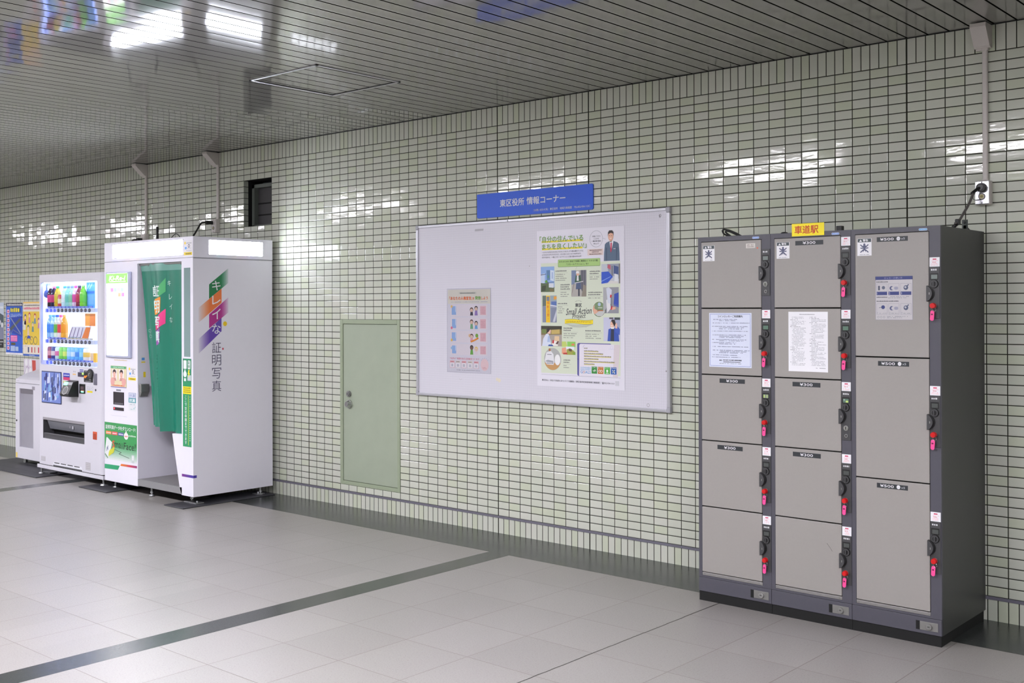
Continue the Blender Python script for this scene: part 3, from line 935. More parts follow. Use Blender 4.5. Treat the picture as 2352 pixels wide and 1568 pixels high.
# ------------------------------------------------------------------ notice board
bx0, bx1, bz0, bz1 = 1.287, 3.499, .918, 2.165
bt = thing('notice_board', ((bx0 + bx1) / 2, 0, bz0), 'long whitish notice board in an aluminium frame on the tiled wall', 'notice board')
b = B(); b.box(bx0 + .02, bx1 - .02, -.018, -.001, bz0 + .016, bz1 - .016, M_BOARD); b.build('board_panel', bt)
fr = mat('board_frame_aluminium', (196, 196, 204), .32, .55, noise=.03)
for z0, z1 in ((bz0, bz0 + .020), (bz1 - .020, bz1)):
    b = B(); b.box(bx0 + .028, bx1 - .028, -.026, -.001, z0, z1, fr, .004); b.build('frame_rail', bt)
for x0, x1 in ((bx0, bx0 + .024), (bx1 - .024, bx1)):
    b = B(); b.box(x0, x1, -.026, -.001, bz0 + .030, bz1 - .030, fr, .004); b.build('frame_rail', bt)
CAPM = mat('grey_corner_cap', (168, 168, 176), .4)
for cx, sx in ((bx0, 1), (bx1, -1)):
    for cz, sz in ((bz0, 1), (bz1, -1)):
        b = B()
        x0, x1 = sorted((cx - sx * .002, cx + sx * .030)); z0, z1 = sorted((cz - sz * .002, cz + sz * .022))
        b.box(x0, x1, -.028, -.001, z0, z1, CAPM, .006, 3)
        x0, x1 = sorted((cx - sx * .0026, cx + sx * .0255)); z0, z1 = sorted((cz - sz * .0026, cz + sz * .032))
        b.box(x0, x1, -.0286, -.0004, z0, z1, CAPM, .006, 3)
        b.build('corner_cap', bt)
b = B(); b.box(2.186, 2.196, -.028, -.024, bz1 - .020, bz1 + .001, CAPM, .001); b.build('frame_clip', bt)
b = B().face('F', -.018)
for u, v, r in ((3.335, .955, .011), (3.428, 2.118, .009)):
    b.ring(u, v, r, .003, P(164, 160, 168), .0004)
b.rect(3.421, 3.429, 2.105, 2.124, P(176, 172, 180), .0004); b.disc(3.468, 1.169, .005, P(150, 146, 150), .0004); b.disc(2.380, 1.838, .003, P(140, 136, 140), .0004)
b.disc(2.085, 1.064, .012, P(222, 214, 196), .0004); b.disc(2.105, 1.058, .014, P(222, 214, 196), .0004); b.line(((1.72, 1.054), (1.735, 1.047), (1.75, 1.055)), .0025, P(190, 186, 190), .0004)
b.build('adhesive_mark', bt)
b = B().face('F', -.0185); b.poly(((1.878, 2.096), (1.960, 2.097), (1.962, 2.1135), (1.880, 2.113)), P(176, 174, 182), .0006); b.poly(((1.880, 2.111), (1.962, 2.1115), (1.962, 2.1135), (1.880, 2.113)), P(206, 204, 210), .001)
setp(b.build('tape_strip', org=(1.92, -.019, 2.104)), 'short strip of grey tape left high on the notice board', 'tape')

# ---- the large town poster
YP = -.0192
px0, px1, pz0, pz1 = 2.447, 3.161, 1.037, 2.070
b = B().face('F', YP)
b.box(px0, px1, YP - .0004, YP, pz0, pz1, P(226, 224, 234, .28))
L = .0009; L2 = .0013; L3 = .0017
GB = P(214, 222, 202, .3); GRN = P(112, 156, 62); GRNL = P(170, 206, 124); YEL = P(240, 222, 40); DK = P(52, 54, 60)
SKIN = P(226, 176, 150); HAIR = P(44, 36, 36)
b.poly(((2.483, 1.125), (3.129, 1.125), (3.129, 1.85), (2.483, 1.853)), GB, .0007)
# headline
b.rect(2.489, 2.834, 1.989, 2.001, YEL, L); b.rect(2.492, 2.832, 1.940, 1.952, YEL, L)
b.text('「自分の住んでいる', 2.472, 1.990, .366, .042, P(120, 160, 88), L2, .022)
b.text('まちを良くしたい!」', 2.492, 1.942, .372, .040, P(120, 160, 88), L2, .022)
for k, t in enumerate(('一人ひとりがまちのためにできることを少しずつ積み重ねていけば、', '小さなちからが大きなちからに。まちが良くなることにつながります。', 'ぜひ今日から、一緒にスモールアクションに取り組みませんか?')):
    b.text(t, 2.491, 1.9205 - k * .0172, (.350, .330, .332)[k], .0105, P(84, 84, 98), L2, .004)
b.ring(2.942, 1.997, .052, .0014, P(110, 116, 122), L, .053)
b.line(((2.994, 2.000), (3.017, 1.991)), .0012, P(110, 116, 122), L)
for k, t in enumerate(('気軽にできる', 'ことから', '一緒に取り組み', 'ましょう')):
    w = (.064, .042, .076, .040)[k]
    b.text(t, 2.943 - w / 2, 2.009 - k * .0155, w, .0095, P(70, 70, 84), L2, .004)
b.rect(2.872, 2.997, 1.893, 1.933, P(226, 206, 200), L)
b.dashes(2.890, 2.984, 1.922, .0062, P(90, 64, 64), L2, 1, 1.); b.dashes(2.908, 2.962, 1.911, .0062, P(90, 64, 64), L2, 2, 1.); b.dashes(2.888, 2.984, 1.897, .0066, P(90, 64, 64), L2, 3, 1.)
# man in a suit
SUIT = P(84, 104, 128)
b.poly(((3.002, 1.853), (3.125, 1.853), (3.124, 1.90), (3.119, 1.958), (3.108, 1.968), (3.078, 1.978), (3.046, 1.978), (3.020, 1.968), (3.010, 1.958), (3.004, 1.90)), SUIT, L)
b.poly(((3.022, 1.853), (3.027, 1.853), (3.026, 1.935), (3.019, 1.94)), P(62, 80, 104), L2)
b.poly(((3.098, 1.853), (3.103, 1.853), (3.108, 1.94), (3.100, 1.935)), P(62, 80, 104), L2)
b.poly(((3.046, 1.978), (3.078, 1.978), (3.058, 1.905)), P(236, 236, 240), L2)
b.poly(((3.055, 1.968), (3.066, 1.968), (3.064, 1.918), (3.058, 1.904), (3.053, 1.918)), P(196, 44, 84), L3)
b.rect(3.078, 3.094, 1.927, 1.930, P(226, 226, 230), L3)
b.rect(3.049, 3.067, 1.974, 1.990, SKIN, L2)
b.disc(3.057, 2.008, .0205, SKIN, L3, .029)
b.poly(((3.035, 2.008), (3.036, 2.034), (3.046, 2.046), (3.068, 2.046), (3.079, 2.034), (3.079, 2.008), (3.074, 2.026), (3.058, 2.030), (3.041, 2.024)), HAIR, L3 + .0004)
b.rect(3.049, 3.065, 1.994, 1.997, P(250, 240, 236), L3 + .0005); b.rect(3.044, 3.052, 2.011, 2.0135, HAIR, L3 + .0005); b.rect(3.061, 3.069, 2.011, 2.0135, HAIR, L3 + .0005)
# green banner
b.rrect(2.628, 2.973, 1.824, 1.8735, .006, P(104, 140, 84), L); b.rrect(2.630, 2.9715, 1.8265, 1.8725, .006, GRNL, L2)
b.text('まちのために身近で気軽に無理なくできる行動', 2.640, 1.853, .315, .0125, P(38, 60, 34), L3, .008)
b.text('「スモールアクション」を!!', 2.700, 1.834, .180, .0125, P(38, 60, 34), L3, .008)
b.line(((2.785, 1.824), (2.775, 1.806)), .001, P(120, 130, 116), L)
def photo(x0, x1, z0, z1, bands):                # a picture printed as patches of colour
    for k, (pts, c) in enumerate(bands):
        b.poly([(x0 + u * (x1 - x0), z0 + v * (z1 - z0)) for u, v in pts], P(*c), L + k * .00012)
FULL = ((0, 0), (1, 0), (1, 1), (0, 1))
photo(2.481, 2.597, 1.662, 1.830, [(FULL, (138, 172, 222)), (((0, .1), (.3, .2), (.3, .75), (0, .7)), (196, 212, 236)), (((0, 0), (1, 0), (1, .18), (.7, .3), (.5, .42), (.3, .34), (0, .36)), (86, 104, 70)),
    (((.45, .45), (.70, .48), (.70, .86), (.42, .86)), (92, 132, 176)), (((.70, .46), (.97, .42), (.97, .84), (.70, .86)), (206, 220, 236)), (((.5, .55), (.62, .55), (.60, .66), (.5, .66)), (90, 150, 120)), (((.6, .18), (.95, .16), (.95, .34), (.6, .34)), (214, 220, 228)),
    (((0, .66), (.4, .70), (.4, .72), (0, .69)), (70, 80, 110)), (((.2, .33), (1, .38), (1, .40), (.2, .35)), (90, 104, 140)), (((.05, .02), (.35, .05), (.4, .26), (.1, .24)), (58, 70, 46)), (((.66, .02), (.95, .02), (.95, .13), (.66, .13)), (118, 108, 72)), (((.3, .38), (.5, .36), (.48, .48), (.36, .46)), (96, 160, 60)), (((.84, .52), (.88, .52), (.88, .78), (.84, .78)), (110, 140, 196))])
photo(2.740, 2.862, 1.629, 1.800, [(FULL, (176, 172, 166)), (((0, .45), (.35, .5), (.3, 1), (0, 1)), (120, 136, 168)), (((.62, .3), (1, 0), (1, 1), (.62, 1)), (112, 112, 122)), (((.7, .2), (.74, .2), (.74, 1), (.7, 1)), (60, 64, 80)), (((.84, .1), (.88, .1), (.88, 1), (.84, 1)), (74, 78, 92)), (((0, 0), (.2, .5), (.16, .5), (-.0, .06)), (130, 120, 110)),
    (((.68, 0), (1, 0), (1, .4), (.8, .46)), (140, 132, 120)), (((.22, .52), (.68, .52), (.62, .82), (.3, .82)), (56, 92, 70)), (((.36, .6), (.5, .6), (.48, .8), (.38, .8)), (226, 226, 226)), (((.3, .28), (.66, .28), (.62, .56), (.34, .56)), (76, 92, 126)), (((.46, .02), (.56, .02), (.56, .3), (.46, .3)), (52, 56, 70)), (((.34, .8), (.54, .8), (.5, .9), (.38, .9)), (222, 176, 152)), (((.3, .88), (.54, .88), (.5, .97), (.36, .97)), (232, 232, 228)), (((.22, .5), (.8, .56), (.8, .59), (.22, .53)), (206, 206, 206))])
photo(2.983, 3.128, 1.709, 1.834, [(FULL, (190, 196, 206)), (((.4, .5), (1, .2), (1, 1), (.3, 1)), (150, 156, 172)), (((.66, .5), (.92, .4), (.92, .84), (.66, .92)), (64, 84, 134)), (((.7, .1), (.9, .1), (.9, .45), (.7, .5)), (222, 226, 230)), (((.94, 0), (1, 0), (1, 1), (.94, 1)), (120, 116, 110)), (((.56, .3), (.6, .3), (.6, .9), (.56, .9)), (86, 84, 92)), (((.32, .8), (.5, .7), (.5, .94), (.36, .98)), (190, 90, 110)), (((0, 0), (.35, .05), (.62, .34), (.38, .62), (0, .6)), (40, 84, 196)), (((0, .1), (.5, .34), (.5, .37), (0, .14)), (130, 164, 226)), (((.3, 0), (.9, 0), (.9, .1), (.5, .14)), (216, 214, 210))])
photo(2.996, 3.117, 1.521, 1.686, [(FULL, (146, 148, 156)), (((0, 0), (.3, .3), (.4, 1), (0, 1)), (172, 174, 178)), (((.25, 0), (.5, .2), (.4, .6), (.2, .5)), (224, 224, 226)), (((.3, .4), (.5, .36), (.56, .9), (.36, 1), (.2, .96)), (206, 212, 226)), (((.44, .6), (.54, .6), (.56, .7), (.46, .72)), (206, 30, 40)), (((.68, .34), (1, .26), (1, .8), (.72, .74)), (44, 74, 176)), (((.7, .3), (1, .22), (1, .3), (.72, .37)), (70, 92, 170)), (((.48, .14), (.62, .14), (.6, .28), (.5, .28)), (214, 30, 56)), (((.56, .12), (.8, .16), (.8, .24), (.6, .24)), (228, 178, 152)), (((.5, .2), (.54, .2), (.54, .62), (.5, .62)), (70, 74, 84))])
photo(2.495, 2.616, 1.460, 1.638, [(FULL, (160, 168, 184)), (((0, .6), (.25, .62), (.25, 1), (0, 1)), (96, 110, 104)), (((.62, .6), (1, .56), (1, .78), (.62, .78)), (88, 116, 176)), (((.6, .8), (1, .8), (1, 1), (.6, 1)), (150, 168, 176)), (((.8, .84), (1, .86), (1, .97), (.8, .97)), (228, 160, 60)), (((.6, 0), (1, 0), (1, .54), (.6, .56)), (128, 136, 160)), (((0, 0), (.26, 0), (.24, .6), (0, .6)), (132, 140, 162)), (((.72, .02), (.9, .02), (1, .3), (1, .5)), (196, 200, 212)), (((.56, .62), (1, .58), (1, .62), (.56, .66)), (226, 228, 232)), (((.26, 0), (.54, 0), (.54, 1), (.26, 1)), (240, 198, 26)), (((.3, .8), (.5, .8), (.5, .96), (.3, .96)), (120, 128, 140))])
b.vtext('横断注意!', 2.5435, 1.600, .0225, .004, P(206, 70, 30), L3, .03)
# circle picture of a hand, with a tree line
b.disc(2.963, 1.546, .0525, P(236, 236, 228), L, .052, 28); b.disc(2.963, 1.546, .050, P(122, 146, 106), L + .0001, .0495, 28)
b.poly(((2.918, 1.525), (2.952, 1.502), (2.985, 1.502), (3.008, 1.526), (3.012, 1.536), (2.916, 1.536)), P(196, 198, 196), L2)
b.poly(((2.913, 1.545), (2.918, 1.560), (2.930, 1.576), (2.926, 1.552), (2.962, 1.535), (2.950, 1.526), (2.936, 1.518), (2.924, 1.516)), SKIN, L3)
b.rect(2.950, 2.996, 1.535, 1.541, P(190, 110, 70), L3); b.rect(2.955, 2.990, 1.554, 1.558, P(226, 226, 220), L3); b.disc(2.965, 1.578, .012, P(176, 196, 216), L2)
# centre lettering
for k in range(7):
    a = math.radians(150 - k * 20)
    b.line(((2.797 + .020 * math.cos(a), 1.590 + .010 * math.sin(a)), (2.797 + .031 * math.cos(a), 1.590 + .017 * math.sin(a))), .0014, DK, L)
b.text('東区', 2.770, 1.561, .055, .025, DK, L, .03)
b.text('Small Action', 2.694, 1.508, .212, .043, DK, L, .004, .35, .05)
b.text('Project', 2.746, 1.477, .112, .040, DK, L, .004, .35, .04)
rb = [(2.685 + .23 * t, 1.480 + .004 * math.sin(t * 6.28)) for t in [i / 12 for i in range(13)]]
for (a, c), (d, e) in zip(rb[:-1], rb[1:]):
    b.poly(((a, c - .028), (d, e - .028), (d, e), (a, c)), DK, L2); b.poly(((a, c - .0265), (d, e - .0265), (d, e - .0016), (a, c - .0016)), P(246, 224, 40), L3)
b.text('小さなちからを大きなちからに', 2.697, 1.459, .206, .014, P(176, 130, 20), L3 + .0004, .012)
for k in range(5):
    b.line(((2.695 + k * .012, 1.449 - k * .004), (2.80, 1.446 - k * .004), (2.912 - k * .012, 1.449 - k * .004)), .0014, P(140, 144, 140), L)
# lower pictures
photo(2.482, 2.659, 1.303, 1.437, [(FULL, (170, 160, 152)), (((0, .55), (1, .58), (1, 1), (0, 1)), (128, 112, 76)), (((0, .8), (1, .84), (1, 1), (0, 1)), (60, 58, 44)), (((.5, .6), (.9, .62), (.9, .84), (.5, .8)), (196, 172, 100)), (((.04, .64), (.26, .62), (.26, .84), (.04, .84)), (112, 132, 70)), (((.05, 0), (.5, 0), (.46, .3), (.36, .62), (.24, .6), (.1, .35)), (214, 222, 238)), (((.3, .2), (.44, .2), (.42, .5), (.34, .5)), (170, 190, 224)), (((.3, .64), (.46, .6), (.48, .78), (.4, .86), (.32, .8)), (232, 194, 176)), (((.27, .62), (.38, .72), (.46, .86), (.36, .93), (.28, .84)), (48, 36, 38)), (((.5, .02), (.82, .02), (.8, .24), (.56, .3)), (240, 236, 230)), (((.64, .28), (.88, .24), (.88, .5), (.66, .5)), (226, 198, 158)), (((.54, .14), (.62, .14), (.64, .3), (.56, .3)), (196, 40, 60)), (((.7, .12), (.8, .1), (.86, .26), (.8, .26)), (96, 60, 60)), (((.34, 0), (.6, 0), (.56, .08), (.38, .08)), (50, 84, 160))])
photo(2.659, 2.772, 1.250, 1.336, [(FULL, (206, 222, 190)), (((.4, .6), (1, .6), (1, 1), (.4, 1)), (142, 206, 96)), (((0, .6), (.4, .6), (.3, 1), (0, 1)), (196, 214, 112)), (((.3, .4), (.9, .4), (.9, .62), (.3, .62)), (228, 232, 244)), (((0, .05), (.35, .1), (.3, .56), (0, .5)), (230, 160, 130)), (((.35, 0), (1, 0), (1, .2), (.6, .5), (.36, .4)), (160, 160, 70)), (((.5, .3), (.72, .24), (.74, .44), (.52, .46)), (96, 66, 56)), (((.7, .7), (.95, .72), (.9, .86), (.72, .84)), (226, 132, 90)), (((.1, .02), (.4, .02), (.4, .16), (.1, .14)), (196, 70, 60)), (((.8, .02), (1, .02), (1, .2), (.8, .18)), (130, 170, 60))])
photo(2.998, 3.127, 1.344, 1.495, [(FULL, (198, 200, 222)), (((.6, .5), (1, .46), (1, .9), (.6, .9)), (164, 170, 196)), (((.35, .93), (.6, .93), (.6, 1), (.35, 1)), (90, 84, 96)), (((.66, .9), (1, .9), (1, 1), (.66, 1)), (62, 74, 76)), (((.24, 0), (.94, 0), (.9, .5), (.74, .56), (.48, .56), (.3, .5)), (52, 84, 176)), (((.42, 0), (.64, 0), (.64, .52), (.46, .52)), (38, 48, 76)), (((.7, .4), (.98, .26), (1, .5), (.86, .62), (.74, .6)), (62, 92, 186)), (((.72, .54), (.84, .54), (.82, .76), (.72, .76)), (234, 188, 166)), (((.46, .52), (.64, .52), (.66, .62), (.44, .6)), (236, 236, 240)), (((.42, .6), (.62, .58), (.66, .8), (.5, .86), (.42, .76)), (232, 186, 162)), (((.42, .78), (.5, .84), (.66, .62), (.74, .74), (.68, .9), (.52, .92)), (42, 32, 34)), (((.45, .64), (.56, .63), (.56, .655), (.46, .665)), (250, 244, 240))])
b.disc(2.580, 1.218, .0725, P(176, 178, 176), L, .0735, 32)
b.poly([(2.580 + .0715 * math.cos(math.radians(a)), 1.218 + .0725 * math.sin(math.radians(a))) for a in range(200, 341, 10)], P(196, 150, 96), L2)
b.poly(((2.512, 1.206), (2.528, 1.262), (2.566, 1.272), (2.588, 1.250), (2.594, 1.196), (2.588, 1.180), (2.530, 1.182)), P(226, 226, 230), L2 + .0002)
b.poly(((2.516, 1.204), (2.534, 1.198), (2.588, 1.194), (2.586, 1.206), (2.540, 1.212)), P(160, 162, 170), L3); b.rect(2.534, 2.572, 1.246, 1.250, P(120, 124, 130), L3); b.rect(2.548, 2.564, 1.270, 1.288, P(166, 104, 60), L3)
b.poly([(2.622 + .024 * math.cos(a), 1.214 + .036 * math.sin(a)) for a in [i * .449 for i in range(14)]], P(236, 236, 236), L3)
b.dashes(2.528, 2.586, 1.187, .007, P(90, 92, 100), L3 + .0002, 5, 1.)
# notebook and goals
b.rrect(2.786, 3.06, 1.115, 1.3285, .012, P(88, 86, 156), L); b.poly(((2.800, 1.1152), (3.108, 1.1155), (3.126, 1.323), (2.812, 1.3235), (2.804, 1.316)), P(226, 222, 232), L2)
b.poly(((3.07, 1.118), (3.108, 1.1157), (3.126, 1.321), (3.08, 1.322)), P(216, 206, 210), L2 + .0001); b.rect(2.786, 2.799, 1.222, 1.226, P(60, 58, 116), L2)
for k, e in enumerate((2.872, 2.959, 2.994, 3.057, 2.958, 3.084, 2.926)):
    z = 1.2925 - k * .0168
    b.dashes(2.842, e, z, .0068, P(118, 112, 76), L3, 30 + k, 1.)
    if k: b.rect(2.842, e, z - .0035, z - .0005, P(226, 214, 90), L3)
b.ring(3.06, 1.303, .010, .001, P(176, 180, 220), L3); b.line(((3.035, 1.295), (3.09, 1.293)), .001, P(176, 180, 220), L3); b.line(((2.835, 1.300), (2.838, 1.310), (2.846, 1.314)), .0012, P(120, 120, 160), L3)
b.text('SUSTAINABLE', 2.813, 1.1655, .083, .0095, P(96, 170, 216), L3, .01); b.text('DEVELOPMENT', 2.813, 1.1535, .083, .0095, P(96, 170, 216), L3, .01); b.text('G', 2.813, 1.1325, .017, .018, P(70, 150, 206), L3, .012); b.text('ALS', 2.851, 1.1325, .045, .018, P(70, 150, 206), L3, .012)
for k in range(10):
    a0, a1 = k * .628, k * .628 + .56; c = ((226, 60, 70), (240, 160, 40), (60, 150, 70), (40, 110, 190), (150, 40, 100))[k % 5]
    b.poly([(2.8405 + r * math.cos(a), 1.1415 + r * math.sin(a)) for r, a in ((.0085, a0), (.0085, a1), (.0055, a1), (.0055, a0))], P(*c), L3)
for x0, c, n in ((2.902, (60, 140, 66), '3'), (2.952, (196, 118, 48), '12'), (3.004, (84, 176, 74), '15'), (3.054, (36, 92, 176), '17')):
    b.rect(x0, x0 + .0445, 1.1345, 1.1795, P(*c), L3); b.text(n, x0 + .003, 1.1685, None, .0085, P(236, 240, 236), L3 + .0003, .01)
    b.dashes(x0 + .016, x0 + .042, 1.172, .0035, P(230, 236, 230), L3 + .0003, 3)
    cx, cz = x0 + .0225, 1.152; W_ = P(240, 244, 240)
    if n == '3': b.line(((cx - .012, cz), (cx - .004, cz + .002), (cx - .001, cz - .006), (cx + .004, cz + .010), (cx + .008, cz), (cx + .015, cz + .001)), .003, W_, L3 + .0003)
    elif n == '12': b.ring(cx - .0075, cz, .0085, .0028, W_, L3 + .0003); b.ring(cx + .0075, cz, .0085, .0028, W_, L3 + .0003)
    elif n == '15': b.disc(cx, cz + .003, .007, W_, L3 + .0003, .009); b.rect(cx - .0012, cx + .0012, cz - .010, cz, W_, L3 + .0003); b.rect(cx - .012, cx + .012, cz - .013, cz - .0105, W_, L3 + .0003)
    else:
        b.line(((cx - .011, cz + .010), (cx + .011, cz - .011)), .005, W_, L3 + .0003); b.line(((cx - .010, cz - .009), (cx + .010, cz + .011)), .004, W_, L3 + .0003); b.disc(cx, cz, .006, W_, L3 + .0003)
# small captions
def cap(x, z, n1, w1, n2, w2, sd):
    for k in range(n1): b.dashes(x, x + w1 * (1 - .12 * (k % 2)), z - k * .014, .0078, P(96, 98, 96), L, sd + k, 1.)
    zz = z - n1 * .014 + .005
    b.rect(x - .006, x + max(w1, w2) + .006, zz, zz + .0008, P(120, 124, 118), L)
    for k in range(n2): b.dashes(x, x + w2 * (1 - .15 * ((k + sd) % 3)), zz - .012 - k * .013, .0058, P(130, 134, 126), L, sd + 9 + k, .9)
cap(2.607, 1.795, 1, .095, 4, .095, 1); cap(2.649, 1.704, 3, .08, 3, .07, 2); cap(2.889, 1.786, 2, .085, 2, .075, 3); cap(2.877, 1.651, 2, .11, 1, .112, 4); cap(2.626, 1.581, 1, .08, 4, .055, 5)
cap(2.674, 1.420, 2, .073, 3, .11, 6); cap(2.853, 1.405, 1, .122, 3, .128, 7); cap(2.673, 1.211, 2, .056, 2, .045, 8)
b.rect(2.484, 3.129, 1.1135, 1.1147, P(120, 122, 134), L)
b.text('東区安心・安全で快適なまちづくり協議会（東区役所区政部地域力推進室） ☎052-934-1121', 2.488, 1.070, .592, .0135, P(50, 52, 66), L, .01)
b.rect(3.088, 3.118, 1.064, 1.094, P(206, 206, 214), L)
TAPE = mat('clear_tape', (226, 226, 232), .12)
setp(b.build('poster', org=((px0 + px1) / 2, YP, pz0)), 'large town poster with pale green middle, many photos and a smiling man in a suit', 'poster')

# ---- the small poster
b = B().face('F', YP)
qx0, qx1, qz0, qz1 = 1.608, 2.028, 1.102, 1.692
b.box(qx0, qx1, YP - .0004, YP, qz0, qz1, P(228, 226, 232, .35))
b.rect(qx0 + .003, qx1 - .003, 1.588, qz1 - .003, P(232, 228, 210, .35), .0006)
b.rect(1.722, 1.892, 1.657, 1.671, P(214, 214, 196), L); b.dashes(1.735, 1.88, 1.660, .007, P(110, 112, 104), L2, 1, 1.)
OR_ = P(236, 112, 40)
b.text('「あなたの人権宣言」', 1.626, 1.614, .228, .026, OR_, L, .03); b.text('を', 1.858, 1.616, .015, .018, OR_, L, .03)
b.text('発信', 1.880, 1.615, .054, .026, P(112, 176, 40), L, .03); b.text('しよう', 1.938, 1.616, .064, .022, OR_, L, .03)
b.dashes(1.634, 1.998, 1.599, .004, P(150, 156, 190), L, 2, .8)
rows4 = ((1.499, 1.583), (1.404, 1.491), (1.313, 1.396), (1.223, 1.302))
for k, (za, zb) in enumerate(rows4):
    b.rect(1.640, 1.996, za, zb, P(236, 228, 230), .0007)
    b.rect(1.650 + .003 * (k % 2), 1.694, za + .010, zb - .012, P(150, 186, 232), L); b.rect(1.686, 1.692, za + .03, zb - .008, P(216, 228, 244), L2); b.disc(1.650, (zb - .014, za + .012, za + .016, zb - .03)[k], .010, P(*((246, 206, 120), (240, 120, 150), (240, 200, 90), (160, 200, 230))[k]), L2)
    b.rect(1.928, 1.982, za + .010, zb - .012, P(238, 190, 194), L)
    for j in range(5): b.dashes(1.934, 1.976, za + .018 + j * .010, .003, P(190, 130, 140), L2, k * 5 + j)
    # plain children, one or two to a frame
    for j, (cx, hr) in enumerate(((1.846, (96, 62, 52)), (1.890, (50, 44, 48)))):
        if k == 2 and j == 1: continue
        if k == 3: hr = ((40, 36, 40), (240, 212, 110))[j]
        sk = ((240, 206, 180), (240, 206, 180))[j] if k < 3 else ((120, 84, 66), (244, 214, 190))[j]
        shirt = (((60, 58, 76), (150, 120, 190)), ((120, 180, 130), (110, 170, 220)), ((236, 160, 180), (0, 0, 0)), ((110, 180, 70), (236, 220, 226)))[k][j]
        dz = za + .030 + (.012 if (k + j) % 2 else .002)
        b.poly(((cx - .015, za + .006), (cx + .015, za + .006), (cx + .010, dz), (cx - .010, dz)), P(*shirt), L)
        b.disc(cx, dz + .014, .0165, P(*hr), L2, .017); b.disc(cx, dz + .010, .013, P(*sk), L3, .012)
        b.disc(cx - .005, dz + .011, .0016, HAIR, L3 + .0004); b.disc(cx + .005, dz + .011, .0016, HAIR, L3 + .0004); b.line(((cx - .004, dz + .004), (cx + .004, dz + .004)), .0014, P(200, 90, 80), L3 + .0004)
    if k == 2:
        b.line(((1.838, za + .006), (1.875, za + .018), (1.912, za + .034)), .012, P(240, 150, 30), L3); b.disc(1.896, za + .05, .014, P(120, 170, 50), L2); b.disc(1.827, za + .05, .012, P(244, 206, 160), L2)
b.text('“ちがい” を認めあえる社会をつくろう', 1.630, 1.1905, .287, .015, P(238, 120, 140), L, .012)
for k, x in enumerate((1.631, 1.688, 1.747, 1.807, 1.866)):
    w = .047
    b.rrect(x, x + w, 1.130, 1.183, .004, P(240, 196, 198) if k in (0, 2, 4) else P(236, 224, 212), L); b.rrect(x + .003, x + w - .003, 1.133, 1.167, .003, P(244, 240, 240), L2); b.dashes(x + .007, x + w - .007, 1.172, .005, P(210, 80, 90) if k % 2 == 0 else P(130, 120, 110), L3, k, 1.)
    b.rect(x + .014, x + w - .014, 1.140, 1.159, P(206, 206, 212), L3)
b.disc(1.969, 1.160, .038, P(246, 214, 212), L, .043, 26); b.dashes(1.950, 1.990, 1.140, .004, P(220, 140, 140), L2, 1); b.dashes(1.952, 1.988, 1.132, .004, P(220, 140, 140), L2, 2)
for k in range(5):
    a = math.radians(40 + k * 25); b.line(((1.969 + .036 * math.cos(a), 1.168 + .034 * math.sin(a)), (1.969 + .044 * math.cos(a), 1.168 + .042 * math.sin(a))), .002, P(150, 150, 190), L2)
b.dashes(1.70, 1.925, 1.115, .004, P(140, 140, 150), L, 4, .9)
setp(b.build('poster', org=((qx0 + qx1) / 2, YP, qz0)), 'smaller cream poster with an orange heading and rows of drawn children', 'poster')
b = B(); b.box(1.604, 2.032, YP - .0030, YP - .0026, 1.099, 1.697, M_SLEEVE)
setp(b.build('plastic_sleeve', org=(1.82, YP - .003, 1.099)), 'clear plastic sleeve over the smaller cream poster', 'plastic sleeve')

# ---- blue sign
b = B(); b.face('F', -.004)
n = 6; pr = []
for cx, cz, a in ((2.909 - .012, 2.188 + .012, -90), (2.909 - .012, 2.355 - .012, 0), (1.891 + .004, 2.354 - .004, 90), (1.891 + .012, 2.186 + .012, 180)):
    r = .004 if a == 90 else .012
    for i in range(n + 1):
        t = math.radians(a + 90 * i / n); pr.append((cx + r * math.cos(t), cz + r * math.sin(t)))
b.prism(pr, 'Y', -.009, -.001, P(8, 84, 214, .40)); b.face('F', -.009)
SW = P(214, 218, 226)
b.text('東区役所', 2.108, 2.2525, .220, .052, SW, .0008, .018); b.text('情報コーナー', 2.350, 2.2535, .334, .052, SW, .0008, .018)
b.text('〔お問い合わせ先：東区役所　地域力推進室　TEL:052-934-1121〕', 2.412, 2.2045, .474, .0165, SW, .0008, .006)
setp(b.build('wall_sign', org=(2.4, -.001, 2.187)), 'long blue sign with white lettering above the notice board', 'sign')

